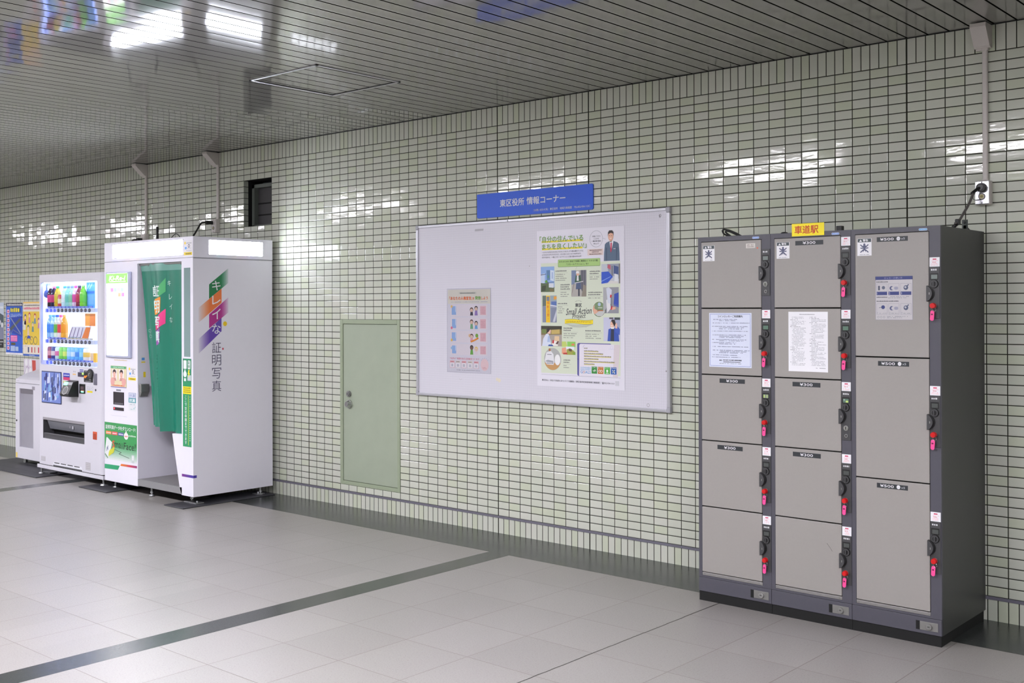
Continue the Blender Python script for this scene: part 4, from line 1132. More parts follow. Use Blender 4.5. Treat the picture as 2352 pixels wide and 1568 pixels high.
# ------------------------------------------------------------------ surface conduits, outlets and their cords
def conduit(label, xr, dep, w, pc, pw, ztop, box, hi):
    """box = (x0, x1, z0, z1) of the outlet box"""
    t = thing('surface_conduit', (pc, 0, box[2]), label, 'conduit', None)
    b = B(); d0 = dep
    prof = [(-.001, ztop), (-d0, ztop), (-d0 - .002, ztop - .018), (-.040, ztop - .104), (-.024, ztop - .112), (-.001, ztop - .112)]
    b.prism(prof, 'X', xr - w, xr, IVORY)
    b.box(xr - w + .004, xr - .012, -.022, -.004, ztop - .122, ztop - .110, IVORY, .002)
    b.build('hood', t)
    b = B()
    for z0, z1 in ((ztop - .125, ztop - .105), (box[3] - .004, box[3] + .008)):
        b.box(pc - pw / 2 - .002, pc + pw / 2 + .002, -.024, -.001, z0, z1, IVORY, .003)
    b.box(pc - pw / 2, pc + pw / 2, -.021, -.001, box[3], ztop - .11, IVORY, .007, 3)
    b.build('conduit_pipe', t)
    b = B(); b.box(box[0], box[1], -.042, -.001, box[2], box[3], IVORY, .004); b.build('outlet_box', t)
    if hi is not None:
        b = B(); b.box(box[0] + .001, box[1] - .003, -.048, -.042, box[2] + .002, box[3] - .002, hi, .003)
        cx = (box[0] + box[1]) / 2 - .001
        for z in (box[2] + .009, box[3] - .009): b.cyl((cx, -.0492, z), .0028, .002, 'Y', DARKP, 12)
        pl = b.build('cover_plate', t)
        b = B(); zc = box[2] + .040
        b.cyl((cx, -.051, zc), .013, .004, 'Y', IVORY, 20); b.cyl((cx, -.0518, zc), .010, .001, 'Y', P(190, 180, 120), 18); b.box(cx - .004, cx - .002, -.053, -.0515, zc - .005, zc + .005, BLACK); b.box(cx + .002, cx + .004, -.053, -.0515, zc - .005, zc + .005, BLACK)
        b.cyl((cx, -.0505, zc), .0165, .0035, 'Y', DARKP, 20)
        b.build('socket', pl)
    return t
conduit('ivory conduit with outlet box on the wall above the lockers', 5.374, .097, .076, 5.3435, .026, CEIL - .006, (5.303, 5.3735, 2.060, 2.179), mat('outlet_steel_plate', (206, 206, 212), .25, .8))
conduit('ivory conduit ending in an outlet just above the photo booth', -1.258, .13, .074, -1.266, .03, CEIL - .006, (-1.316, -1.252, 2.237, 2.358), IVORY)
conduit('ivory conduit ending behind the photo booth and drinks machine', -2.452, .13, .074, -2.468, .03, CEIL - .006, (-2.505, -2.432, 2.160, 2.280), IVORY)
b = B(); b.cyl((5.338, -.073, 2.143), .0215, .024, 'Y', BLACK, 22, .0235); b.cyl((5.338, -.076, 2.143), .014, .004, 'Y', DARKP, 18)
b.tube(smooth_path([(5.338, -.066, 2.143), (5.322, -.085, 2.130), (5.310, -.11, 2.112)]), .0085, BLACK)
b.tube(smooth_path([(5.316, -.10, 2.121), (5.306, -.14, 2.06), (5.300, -.20, 2.01), (5.302, -.27, 1.968), (5.298, -.31, 1.955)]), .0062, CORDG)
b.box(5.292, 5.312, -.300, -.270, 1.948, 1.976, BLACK, .004); b.tube([(5.300, -.285, 1.955), (5.288, -.31, 1.936)], .009, BLACK)
b.tube(smooth_path([(5.318, -.06, 2.135), (5.300, -.062, 2.10), (5.306, -.060, 2.084), (5.335, -.055, 2.086)]), .0014, BLACK)
setp(b.build('power_cord', org=(5.338, -.05, 2.143)), 'round black plug and cord running down from the right-hand wall outlet to the locker', 'cord')
b = B(); b.box(-1.312, -1.284, -.115, -.048, 2.309, 2.341, BLACK, .006); b.tube(smooth_path([(-1.298, -.11, 2.324), (-1.30, -.16, 2.315), (-1.27, -.21, 2.27), (-1.22, -.28, 2.21), (-1.20, -.34, 2.15), (-1.2, -.40, 2.134)]), .0075, CORD)
setp(b.build('power_cord', org=(-1.298, -.05, 2.324)), 'black plug and cord running from wall outlet onto the booth roof', 'cord')
b = B(); b.box(-2.50, -2.47, -.10, -.048, 2.205, 2.240, BLACK, .006); b.tube(smooth_path([(-2.485, -.10, 2.222), (-2.50, -.14, 2.21), (-2.50, -.17, 2.12), (-2.49, -.16, 1.95)]), .007, CORD)
setp(b.build('power_cord', org=(-2.485, -.05, 2.222)), 'black plug hanging behind the drinks machine', 'cord')

# ------------------------------------------------------------------ posters at the far left of the wall
YW = -.001
b = B().face('F', YW)
b.box(-5.505, -5.085, YW - .0006, YW, 1.046, 1.636, P(232, 232, 238))
b.rect(-5.500, -5.088, 1.068, 1.595, P(46, 98, 206), L); b.rect(-5.500, -5.088, 1.595, 1.634, P(60, 60, 70), L); b.dashes(-5.47, -5.10, 1.602, .022, P(214, 214, 218), L2, 1, 1.)
b.rect(-5.385, -5.13, 1.525, 1.580, P(52, 78, 130), L2); b.dashes(-5.385, -5.14, 1.530, .046, P(246, 226, 40), L3, 2, 1.)
for k in range(3): b.dashes(-5.39, -5.11, 1.500 - k * .014, .009, P(190, 206, 240), L2, 4 + k)
for k in range(9):
    z = 1.55 - k * .052; b.rrect(-5.475, -5.412, z - .036, z + .006, .01, P(238, 206, 222), L2); b.rect(-5.460, -5.428, z - .026, z - .004, P(206, 70, 110), L3)
b.poly(((-5.40, 1.30), (-5.10, 1.25), (-5.095, 1.48), (-5.37, 1.47)), P(36, 66, 176), L2)
b.poly(((-5.405, 1.345), (-5.33, 1.38), (-5.17, 1.455), (-5.135, 1.46), (-5.14, 1.43), (-5.31, 1.345), (-5.375, 1.315)), P(84, 90, 92), L3)
b.line(((-5.385, 1.465), (-5.13, 1.285)), .014, P(150, 160, 180), L3 + .0002); b.line(((-5.40, 1.33), (-5.38, 1.27), (-5.34, 1.32)), .010, P(140, 150, 170), L3 + .0002); b.line(((-5.33, 1.33), (-5.11, 1.27)), .008, P(120, 130, 150), L3 + .0002)
b.rrect(-5.385, -5.215, 1.195, 1.265, .01, P(226, 76, 168), L3)
for k in range(3): b.dashes(-5.375, -5.225, 1.246 - k * .019, .011, P(246, 206, 232), L3 + .0004, k, 1.)
b.rect(-5.372, -5.265, 1.155, 1.182, P(96, 84, 44), L2); b.rect(-5.385, -5.275, 1.085, 1.145, P(176, 196, 232), L2); b.rect(-5.265, -5.19, 1.088, 1.138, P(176, 196, 226), L2)
b.dashes(-5.40, -5.20, 1.052, .008, P(190, 192, 206), L, 3)
setp(b.build('poster', org=(-5.295, YW, 1.046)), 'blue wall poster with yellow heading and a pink column of lettering', 'poster')
b = B().face('F', YW)
b.box(-5.073, -4.620, YW - .0006, YW, 1.040, 1.642, P(236, 228, 214))
b.rect(-5.073, -4.622, 1.625, 1.642, P(240, 200, 110), L); b.dashes(-5.05, -4.64, 1.596, .017, P(120, 112, 112), L, 1, 1.); b.dashes(-5.055, -4.64, 1.558, .026, P(232, 110, 140), L, 2, 1.)
b.rect(-5.073, -4.620, 1.165, 1.535, P(240, 206, 70), L)
for k, (x, z, c) in enumerate(((-5.02, 1.48, (70, 84, 120)), (-4.92, 1.50, (206, 80, 70)), (-4.79, 1.49, (206, 90, 60)), (-4.95, 1.36, (90, 120, 80)), (-4.84, 1.40, (150, 180, 110)), (-4.70, 1.44, (160, 90, 130)))):
    b.disc(x, z, .026, P(*c), L2); b.disc(x, z - .012, .020, P(244, 206, 176), L3); b.poly(((x - .026, z - .09), (x + .026, z - .09), (x + .016, z - .03), (x - .016, z - .03)), P(*((190, 130, 150), (214, 150, 160), (120, 150, 170), (236, 210, 190), (110, 150, 150), (200, 140, 180))[k]), L2)
for x in (-5.0, -4.87, -4.78): b.ring(x, 1.215, .045, .008, P(110, 112, 90), L2)
b.line(((-5.0, 1.215), (-4.95, 1.27), (-4.87, 1.215)), .008, P(70, 90, 160), L2); b.rect(-4.965, -4.90, 1.235, 1.265, P(60, 80, 190), L3); b.rect(-5.07, -5.01, 1.33, 1.43, P(226, 224, 214), L2)
for x, c in ((-4.96, (60, 70, 120)), (-4.88, (206, 90, 100)), (-4.81, (210, 150, 140)), (-4.72, (216, 90, 110))): b.rect(x, x + .03, 1.08, 1.14, P(*c), L2)
b.dashes(-5.05, -4.93, 1.145, .010, P(190, 140, 150), L2, 4)
b.rect(-5.073, -4.620, 1.040, 1.062, P(52, 96, 190), L); b.dashes(-4.93, -4.80, 1.046, .009, P(214, 226, 244), L2, 5, 1.)
setp(b.build('poster', org=(-4.85, YW, 1.04)), 'yellow wall poster with drawn cyclists, half hidden by the drinks machine', 'poster')
b = B().face('F', YW)
b.box(-6.02, -5.560, YW - .0006, YW, 1.116, 1.640, P(196, 208, 224))
b.rect(-6.02, -5.562, 1.116, 1.215, P(34, 34, 38), L); b.rect(-6.02, -5.562, 1.215, 1.36, P(132, 136, 160), L); b.poly(((-6.02, 1.36), (-5.562, 1.36), (-5.562, 1.49), (-5.7, 1.53), (-6.02, 1.45)), P(74, 88, 98), L)
b.rect(-6.0, -5.57, 1.57, 1.595, P(226, 232, 240), L2); b.disc(-5.60, 1.38, .03, P(226, 228, 232), L2); b.disc(-5.66, 1.41, .03, P(206, 210, 222), L2); b.dashes(-5.99, -5.575, 1.18, .016, P(196, 196, 200), L2, 1, 1.); b.dashes(-5.99, -5.60, 1.15, .012, P(170, 170, 176), L2, 2)
setp(b.build('poster', org=(-5.79, YW, 1.116)), 'wall poster with a grey photograph, cut off by the left edge', 'poster')
b = B().face('F', YW)
b.box(-5.060, -4.62, YW - .0006, YW, .800, 1.006, P(216, 208, 220))
for x, z in ((-5.0, .965), (-4.90, .965), (-5.0, .87), (-4.90, .87)): b.disc(x, z, .034, P(236, 234, 238), L, .042)
b.line(((-4.99, .93), (-4.93, .90)), .012, P(190, 170, 196), L2); b.line(((-5.05, .83), (-4.99, .92)), .008, P(160, 150, 176), L2)
b.poly(((-4.862, .995), (-4.775, .995), (-4.77, .90), (-4.79, .875), (-4.845, .87), (-4.855, .92)), P(206, 84, 76), L2)
setp(b.build('leaflet', org=(-4.84, YW, .80)), 'pale leaflet with a red patch on the wall over the recycling bin', 'leaflet')

# ------------------------------------------------------------------ photo booth
BX0, BX1, BY, BZ0, BZ1 = -1.786, -.415, -.813, .076, 2.131
bo = thing('photo_booth', ((BX0 + BX1) / 2, -.43, 0), 'white photo booth with a green curtain and glowing header signs', 'photo booth')
HZ = 1.962
b = B()
b.box(BX0, -1.243, BY, -.06, BZ0, HZ, WHITEB, .003)
b.build('cabinet', bo)
b = B()
b.box(BX1 - .016, BX1, BY + .045, -.055, BZ0, HZ, WHITEB)
b.prism([(BX1, BZ0 + .001), (-.581, BZ0 + .001), (-.612, .137), (-.717, .556), (-.577, .560), (-.577, HZ), (BX1, HZ)], 'Y', BY, BY + .045, WHITEB)
b.box(-1.2435, -.5765, BY, BY + .016, 1.936, HZ, WHITEB)
b.build('side_wall', bo)
b = B(); b.box(-1.243, BX1 - .016, -.10, -.055, BZ0, HZ, WHITEB); b.box(-.90, -.893, -.104, -.10, .14, HZ, WHITEP); b.box(-1.243, BX1 - .016, -.104, -.10, .165, .172, WHITEP); b.build('back_wall', bo)
b = B(); b.box(BX0, BX1, BY, -.05, HZ + .002, BZ1, WHITEB, .004); b.box(BX0 + .01, BX1 - .01, BY + .01, -.06, HZ - .004, HZ + .003, DARKP); hd = b.build('header', bo)
SIGNM = mat('sign_light', (238, 243, 255), .4, emit=SIGN); SIGNS = mat('side_sign_light', (238, 243, 255), .4, emit=SIGN * .8)
def sg(r, g_, b_, e): return mat('sign_%d_%d_%d' % (r, g_, b_), (r, g_, b_), .4, emit=e)
b = B().face('F', BY)
b.box(-1.642, -.551, BY - .003, BY + .001, 1.984, 2.113, WHITEP, .002); b.rrect(-1.638, -.555, 1.988, 2.109, .008, SIGNM, .0036)
for k, c in enumerate(((90, 80, 220), (240, 150, 90), (110, 200, 220), (250, 214, 120))):
    u = -1.636 + (0, .16, .46, .30)[k]; b.rect(u, u + .13, 1.988, 1.996 - .001 * k, sg(*c, 1.6), .0042)
b.build('lit_sign', hd, 'glowing white sign on the front')
b = B().face('R', BX1)
b.box(BX1 - .001, BX1 + .003, -.674, -.149, 1.988, 2.111, WHITEP, .002); b.rrect(-.670, -.153, 1.992, 2.107, .007, SIGNS, .0036)
for k, c in enumerate(((90, 220, 210), (250, 214, 120), (240, 120, 180), (130, 110, 230))):
    u = -.66 + (.07, .20, .29, .38)[k]; b.rect(u, u + .05, 1.992, 1.997, sg(*c, 1.6), .0042)
b.build('lit_sign', hd, 'glowing white sign on the side')
def ic_card(parent, x0, x1, z0, z1, y, sd, name='payment_sticker'):
    b = B().face('F', y); b.box(x0, x1, y - .0005, y, z0, z1, P(228, 226, 230))
    w, h = x1 - x0, z1 - z0
    b.rect(x0, x1, z0, z0 + h * .2, P(240, 214, 40), .0008); b.dashes(x0 + w * .2, x1 - w * .12, z0 + h * .05, h * .1, P(120, 104, 40), .0012, sd, 1.)
    b.disc(x0 + w * .14, z1 - h * .18, w * .10, P(244, 214, 60), .0008); b.dashes(x0 + w * .3, x1 - w * .05, z1 - h * .22, h * .07, P(150, 152, 160), .0008, sd + 1, 1.)
    b.rect(x0 + w * .12, x0 + w * .34, z0 + h * .40, z0 + h * .56, P(90, 160, 232), .0008); b.ring(x0 + w * .62, z0 + h * .62, w * .12, w * .05, P(70, 72, 80), .0008)
    b.dashes(x0 + w * .45, x1 - w * .08, z0 + h * .44, h * .06, P(150, 152, 160), .0008, sd + 2); b.dashes(x0 + w * .2, x1 - w * .08, z0 + h * .28, h * .05, P(160, 162, 170), .0008, sd + 3)
    b.build(name, parent)
ic_card(hd, -.540, -.427, 1.983, 2.100, BY, 1)
# lit menu on the left
CABY = BY
b = B(); mx0, mx1, mz0, mz1 = -1.726, -1.327, 1.144, 1.873
b.box(mx0, mx1, CABY - .022, CABY - .0005, mz0, mz1, mat('menu_frame_grey', (176, 180, 204), .4), .006); mp = b.build('menu_frame', bo)
b = B().face('F', CABY - .022)
b.rrect(-1.711, -1.360, 1.162, 1.864, .012, sg(252, 252, 255, 3.0), .0006)
b.rect(-1.711, -1.360, 1.778, 1.862, sg(126, 226, 96, 1.25), .001)
b.text('Ki-Re-i', -1.665, 1.802, .27, .040, sg(226, 255, 220, 2.0), .0014, .01, .25); b.dashes(-1.655, -1.39, 1.790, .007, sg(226, 255, 220, 2.0), .0014, 1, 1.)
for r_ in range(2):
    for c_ in range(4):
        u = -1.64 + c_ * .056 + r_ * .012; v = 1.705 - r_ * .042
        b.rect(u, u + .048, v, v + .034, sg(*((244, 120, 190), (150, 220, 230), (248, 160, 200), (150, 226, 236), (190, 240, 240), (250, 190, 220), (244, 150, 120), (236, 120, 170))[r_ * 4 + c_], 1.5), .001)
PL = sg(200, 214, 236, 1.8)
for r_, v in enumerate((1.615, 1.595, 1.54, 1.52, 1.45, 1.43, 1.41)):
    for u in (-1.635, -1.475): b.dashes(u, u + .085, v, .012, PL, .001, r_ + int(u * 100), .9)
for v in (1.43, 1.405): b.dashes(-1.475, -1.40, v, .012, sg(240, 190, 220, 1.6), .0014, 3, .9)
b.build('menu_panel', mp, 'glowing white price menu with a green heading')
b = B().face('F', CABY); b.dashes(-1.62, -1.41, 1.118, .010, P(206, 186, 140), .0006, 3, 1.); b.build('caption', bo)
# sample photo card, slots, stickers
b = B().face('F', CABY); b.box(-1.675, -1.417, CABY - .004, CABY - .0002, .888, 1.073, P(226, 214, 176), .001)
b.rect(-1.673, -1.419, 1.050, 1.071, P(84, 168, 116), .0044); b.dashes(-1.66, -1.45, 1.056, .009, P(190, 226, 200), .0048, 2, .9); b.rect(-1.673, -1.419, .889, .894, P(96, 80, 190), .0044)
for u in (-1.610, -1.495):
    b.rect(u - .040, u + .040, .945, 1.043, P(238, 226, 224), .0044); b.poly(((u - .034, .945), (u + .034, .945), (u + .02, .972), (u - .02, .972)), P(206, 150, 140), .0047)
    b.disc(u, 1.020, .027, P(62, 46, 46), .0048, .022); b.disc(u, .998, .020, P(230, 180, 164), .0051, .030); b.rect(u - .021, u + .021, 1.020, 1.030, P(62, 46, 46), .0053); b.line(((u - .006, .983), (u + .006, .983)), .003, P(196, 90, 90), .0054)
for u in (-1.640, -1.455): b.disc(u, .938, .034, P(226, 168, 160), .0058, .034)
b.dashes(-1.655, -1.52, .900, .012, P(236, 120, 90), .0052, 4, 1.); b.dashes(-1.51, -1.44, .900, .012, P(236, 120, 90), .0052, 5, 1.)
b.build('sample_photo_card', bo, 'cream card with sample portrait photos')
ic_card(bo, -1.387, -1.268, .958, 1.074, CABY, 7)
b = B().face('F', CABY)
for a in ((-1.682, -1.409, .6445, .6465), (-1.682, -1.409, .874, .8755)): b.rect(*a, P(196, 194, 206), .0004)
b.rect(-1.588, -1.510, .858, .872, P(130, 130, 140), .0006); b.build('panel_seam', bo)
b = B(); b.box(-1.632, -1.460, CABY - .004, CABY + .01, .741, .850, P(46, 40, 48, .3), .001); b.face('F', CABY - .004); b.dashes(-1.61, -1.47, .747, .012, P(110, 108, 116), .0004, 3, 1.); b.build('note_slot', bo)
b = B(); b.box(-1.632, -1.464, CABY - .004, CABY + .01, .692, .719, P(40, 34, 42, .3), .001); b.face('F', CABY - .004); b.disc(-1.612, .707, .008, mat('red_indicator', (255, 50, 60), .4, emit=2.5), .0006); b.build('indicator_bar', bo, 'dark strip with a red light')
b = B().face('F', CABY); b.box(-1.386, -1.264, CABY - .0005, CABY, .699, .855, P(222, 224, 228)); TE = P(70, 150, 160)
b.rect(-1.384, -1.266, .770, .853, P(150, 160, 196), .0008); b.rect(-1.376, -1.274, .812, .848, P(224, 226, 236), .0012); b.rect(-1.384, -1.266, .770, .809, TE, .0012)
b.text('抗菌', -1.372, .776, .094, .028, P(228, 236, 238), .0016, .03); b.text('抗菌', -1.372, .816, .094, .028, P(150, 160, 196), .0016, .03)
b.dashes(-1.378, -1.275, .752, .006, P(150, 160, 170), .0008, 1); b.dashes(-1.36, -1.32, .712, .006, P(110, 170, 180), .0008, 2); b.line(((-1.31, .728), (-1.300, .715), (-1.276, .740)), .005, P(130, 190, 196), .0008)
b.build('hygiene_sticker', bo)
# green download advert
b = B().face('F', CABY); gx0, gx1 = -1.7845, -1.2535
for k in range(22):                              # printed fade from green to white
    t = k / 21; v1 = .582 - k * .0145
    f_ = 0 if t < .55 else (t - .55) / .45
    r_ = random.Random(3)
    c = tuple(int(x + (y - x) * f_) for x, y in zip((58, 152, 84), (216, 222, 222)))
    b.rect(gx0, gx1, v1 - .0145, v1, P(*c), .0005)
b.text('証明写真データをダウンロード!', gx0 + .018, .524, .492, .036, P(228, 230, 232), .001, .022)
for k, c in enumerate(((236, 128, 66), (232, 84, 92), (92, 88, 168))): b.rrect(gx0 + .022 + k * .102, gx0 + .114 + k * .102, .478, .506, .006, P(*c), .001); b.dashes(gx0 + .034 + k * .102, gx0 + .106 + k * .102, .486, .012, P(236, 226, 226), .0014, k, 1.)
b.poly([(gx0 + .358 + .036 * math.cos(a), .482 + .030 * math.sin(a)) for a in [i * .4488 for i in range(14)]], P(236, 236, 236), .001); b.poly(((gx0 + .343, .505), (gx0 + .373, .505), (gx0 + .358, .532)), P(236, 236, 236), .0011); b.dashes(gx0 + .335, gx0 + .382, .474, .014, P(226, 110, 110), .0014, 4, 1.); b.dashes(gx0 + .40, gx0 + .515, .482, .013, P(206, 226, 210), .001, 5, 1.)
b.text('S', gx0 + .130, .368, .040, .062, P(226, 76, 60), .0014, .02); b.text('ma', gx0 + .172, .370, .102, .044, P(44, 70, 50), .0014, .012); b.text('i', gx0 + .286, .366, .012, .048, P(44, 70, 50), .0014, .02); b.text('Face!', gx0 + .316, .366, .196, .060, P(44, 70, 50), .0014, .012, .1)
b.poly(((gx0 + .004, .300), (gx0 + .030, .445), (gx0 + .044, .452), (gx0 + .126, .412), (gx0 + .118, .385), (gx0 + .062, .272), (gx0 + .05, .268)), P(226, 230, 230), .0012); b.poly(((gx0 + .004, .300), (gx0 + .05, .268), (gx0 + .062, .278), (gx0 + .012, .312)), P(120, 150, 130), .0014); b.line(((gx0 + .035, .33), (gx0 + .045, .37), (gx0 + .055, .34), (gx0 + .06, .38)), .006, P(70, 80, 140), .0016)
for k in range(4): b.poly([(gx0 + .085 + k * .022 + .014 * math.cos(a) + .012 * math.sin(a), .318 + k * .010 + .030 * math.sin(a)) for a in [i * .52 for i in range(12)]], P(206, 208, 60), .0016 + k * .0002)
b.line(((gx0 + .12, .362), (gx0 + .28, .336), (gx0 + .24, .322), (gx0 + .41, .298)), .004, P(70, 74, 70), .0016)
b.rrect(gx0 + .445, gx0 + .490, .262, .330, .006, P(196, 206, 206), .0014); b.rect(gx0 + .452, gx0 + .483, .285, .322, P(222, 226, 226), .0018)
b.build('download_advert', bo, 'green and white advert on the lower left of the booth')
b = B().face('F', CABY)
b.poly(((-1.785, .178), (-1.562, .184), (-1.532, .222), (-1.785, .217)), P(44, 160, 110), .0006)
for k in range(12):
    t0, t1 = k / 12, (k + 1) / 12; c = tuple(int(x + (y - x) * t0) for x, y in zip((240, 130, 50), (140, 50, 120)))
    if t0 > .35: c = tuple(int(x + (y - x) * (t0 - .35) / .65) for x, y in zip((226, 70, 70), (140, 50, 120)))
    b.poly(((-1.522 + .268 * t0, .222 + .003 * t0), (-1.522 + .268 * t1, .222 + .003 * t1), (-1.510 + .256 * t1, .2405 + .004 * t1), (-1.510 + .256 * t0, .2405 + .004 * t0)), P(*c), .0006)
b.build('colour_stripe', bo, 'green and orange-to-purple stripes')
# pillar: mirror strip, green vertical panel, purple band
b = B(); b.box(-.539, -.453, BY - .003, BY - .0003, 1.179, 1.883, mat('mirror_glass', (150, 174, 174), .12, .25), .001); b.build('mirror', bo, 'narrow upright mirror')
b = B().face('F', BY); sx0, sx1 = -.560, -.440; b.box(sx0, sx1, BY - .0006, BY, .467, 1.164, P(36, 146, 96))
W_ = P(230, 236, 236)
b.rect(sx0, sx1, .979, 1.164, P(30, 134, 92), .0009); b.rrect(sx0 + .010, sx0 + .054, 1.082, 1.150, .008, W_, .0012); b.rrect(sx0 + .070, sx0 + .108, 1.082, 1.150, .008, W_, .0012); b.text('証', sx0 + .074, 1.120, .028, .026, P(36, 120, 90), .0015, .02); b.text('明', sx0 + .074, 1.088, .028, .026, P(36, 120, 90), .0015, .02)
b.poly(((sx0 + .082, 1.078), (sx0 + .098, 1.074), (sx0 + .090, 1.052), (sx0 + .102, 1.048), (sx0 + .074, 1.012), (sx0 + .082, 1.040), (sx0 + .070, 1.042)), P(244, 226, 40), .0013)
b.disc(sx0 + .032, 1.040, .024, W_, .0012, .024); b.poly(((sx0 + .02, 1.06), (sx0 + .044, 1.06), (sx0 + .032, 1.082)), W_, .0013)
b.rect(sx0 + .018, sx0 + .046, .985, 1.008, W_, .0014)
b.rrect(sx0 + .066, sx1 - .004, .990, 1.034, .004, P(190, 200, 206), .0012)
b.rect(sx0, sx1, .884, .943, P(238, 222, 20), .0009)
for k in range(3): b.dashes(sx0 + .012, sx1 - .010, .927 - k * .016, .009, P(140, 128, 20), .0013, k, 1.)
b.rect(sx0 + .074, sx0 + .080, .480, .875, P(206, 220, 60), .0009)
b.vtext('ここで交付申請までできます', sx0 + .042, .872, .0265, .0035, W_, .0013, .022); b.vtext('マイナンバーカード', sx0 + .101, .868, .016, .002, P(214, 230, 214), .0013, .006)
for k in range(12): b.rect(sx0 + .095, sx0 + .106, .690 - k * .016, .698 - k * .016, P(190, 220, 196), .0012)
b.build('service_panel', bo, 'tall green panel with white upright lettering')
b = B().face('F', BY)
for k in range(8):
    c = tuple(int(x + (y - x) * k / 7) for x, y in zip((118, 50, 140), (70, 54, 160))); b.rect(-.577 + .162 * k / 8, -.577 + .162 * (k + 1) / 8, .226, .247, P(*c), .0006)
b.face('R', BX1); b.rect(BY, -.783, .226, .247, P(70, 54, 160), .0006); b.build('colour_stripe', bo, 'purple stripe wrapped around the corner')
b = B(); b.face('R', BX1); b.rect(BY + .004, -.056, HZ - .006, HZ - .001, P(150, 150, 160), .0004)
for u, w in ((-.440, .05), (-.19, .02)): b.rect(u, u + w, HZ - .012, HZ - .009, P(240, 240, 244), .0006)
b.build('panel_seam', bo)
# ribbons and lettering on the side wall
b = B().face('R', BX1)
def ribbon(pts, c, fade):                        # printed band fading out to white at one end
    (a0, a1, b1, b0) = [Vector(p) for p in pts]  # a0->a1 upper edge, b0->b1 lower edge
    n = 18
    for k in range(n):
        t0, t1 = k / n, (k + 1) / n
        f_ = max(0., (t0 - .58) / .42) if fade > 0 else max(0., (.52 - t1) / .52)
        cc = tuple(int(x + (y - x) * f_) for x, y in zip(c, (222, 220, 230)))
        q = [a0.lerp(a1, t0), a0.lerp(a1, t1), b0.lerp(b1, t1), b0.lerp(b1, t0)]
        b.poly([v[:] for v in q], P(*cc), .0006)
ribbon(((-.667, 1.752), (-.488, 1.884), (-.488, 1.766), (-.667, 1.637)), (30, 122, 74), 1)
ribbon(((-.762, 1.567), (-.551, 1.720), (-.551, 1.606), (-.762, 1.450)), (232, 122, 62), -1)
ribbon(((-.667, 1.513), (-.488, 1.650), (-.488, 1.528), (-.667, 1.402)), (176, 42, 136), 1)
ribbon(((-.762, 1.320), (-.552, 1.485), (-.552, 1.377), (-.762, 1.204)), (98, 66, 170), -1)
for ch, v0, h in (('キ', 1.706, .076), ('レ', 1.592, .070), ('イ', 1.475, .084), ('な', 1.358, .077)):
    b.text(ch, -.639, v0, .078, h, P(232, 232, 238), .0012, .006)
for ch, v0 in (('証', 1.204), ('明', 1.104), ('写', .999), ('真', .897)):
    b.text(ch, -.641, v0, .084, .086, P(62, 58, 92), .0012, -.006)
b.disc(-.519, 1.437, .019, P(236, 200, 30), .0008); b.rect(-.546, -.532, 1.228, 1.243, P(200, 60, 90), .0008)
b.build('side_lettering', bo, 'coloured ribbons with katakana above dark kanji')
# floor of the booth
b = B(); b.box(-1.242, -.60, BY + .001, -.10, .084, .136, mat('booth_floor_grey', (128, 126, 126), .55, noise=.1, nscale=50)); b.box(-1.242, -.579, BY, BY + .012, .083, .137, mat('booth_sill_grey', (146, 146, 148), .4, .3)); b.build('booth_floor', bo)
b = B(); b.box(-1.2425, -1.20, -.806, -.728, .862, .930, STEEL, .004); b.prism([(-1.2425, .862), (-1.205, .862), (-1.225, .825), (-1.2425, .825)], 'Y', -.80, -.73, STEEL); b.build('coin_return', bo, 'metal coin return on the inner wall')
b = B().face('R', -1.243); b.box(-1.2432, -1.2424, -.778, -.742, 1.107, 1.165, P(226, 226, 226)); b.rect(-.775, -.748, 1.128, 1.150, P(90, 160, 230), .001); b.rect(-.778, -.742, 1.107, 1.117, P(238, 214, 50), .001); b.rect(-.760, -.738, .985, 1.03, P(238, 214, 50), .001); b.build('payment_sticker', bo)
# curtain
CUR = mat('green_curtain_vinyl', (30, 122, 100), .32, noise=.06, nscale=5)
CURB = mat('curtain_top_band', (110, 162, 150), .28)
CZ1, CZ0 = 1.932, .566
def cxy(s_, z):                                  # s_ 0..1 across, returns point of the curtain
    t = (CZ1 - z) / (CZ1 - CZ0)
    xl, xr = -1.236 + .156 * t ** .9, -.574 - .010 * t
    amp = .006 + .018 * t ** .7
    y = -.792 + amp * math.sin(s_ * 9.4 + .6 + .5 * t) + amp * .5 * math.sin(s_ * 21 + 1.2) + .008 * math.sin(s_ * 4 + t * 3) * t
    crease = math.exp(-((s_ - (.26 + .22 * t)) / .022) ** 2)
    y -= .016 * crease * (0.2 + t) ** .5
    return xl + (xr - xl) * s_, y
def curtain_mesh(b, z1, z0, m, ns=72, nz=30, off=0., zb=None):
    vs = []; fs = []
    for i in range(nz + 1):
        for j in range(ns + 1):
            s_ = j / ns
            zz0 = z0 + (zb(s_) if zb else 0.)
            z = z1 + (zz0 - z1) * i / nz
            x, y = cxy(s_, z); vs.append((x, y + off, z))
    for i in range(nz):
        for j in range(ns):
            a = i * (ns + 1) + j; fs.append((a, a + 1, a + ns + 2, a + ns + 1))
    b.raw(vs, fs, m, True)
    n0 = len(vs)
b = B()
curtain_mesh(b, 1.885, CZ0, CUR, zb=lambda s_: -.004 * math.sin(s_ * 9) + (.030 if s_ < .46 else -.004) * 1.0)
curtain_mesh(b, 1.885, CZ0, CUR, off=.0025, zb=lambda s_: -.004 * math.sin(s_ * 9) + (.030 if s_ < .46 else -.004) * 1.0)
cu = b.build('curtain', bo, 'green vinyl curtain drawn across the doorway')
b = B(); curtain_mesh(b, CZ1, 1.872, CURB, nz=6, off=-.003); curtain_mesh(b, CZ1, 1.872, CURB, nz=6, off=.004)
for s_ in (.2, .95):
    x, y = cxy(s_, 1.918); b.cyl((x, y - .008, 1.918), .006, .006, 'Y', CHROME, 12)
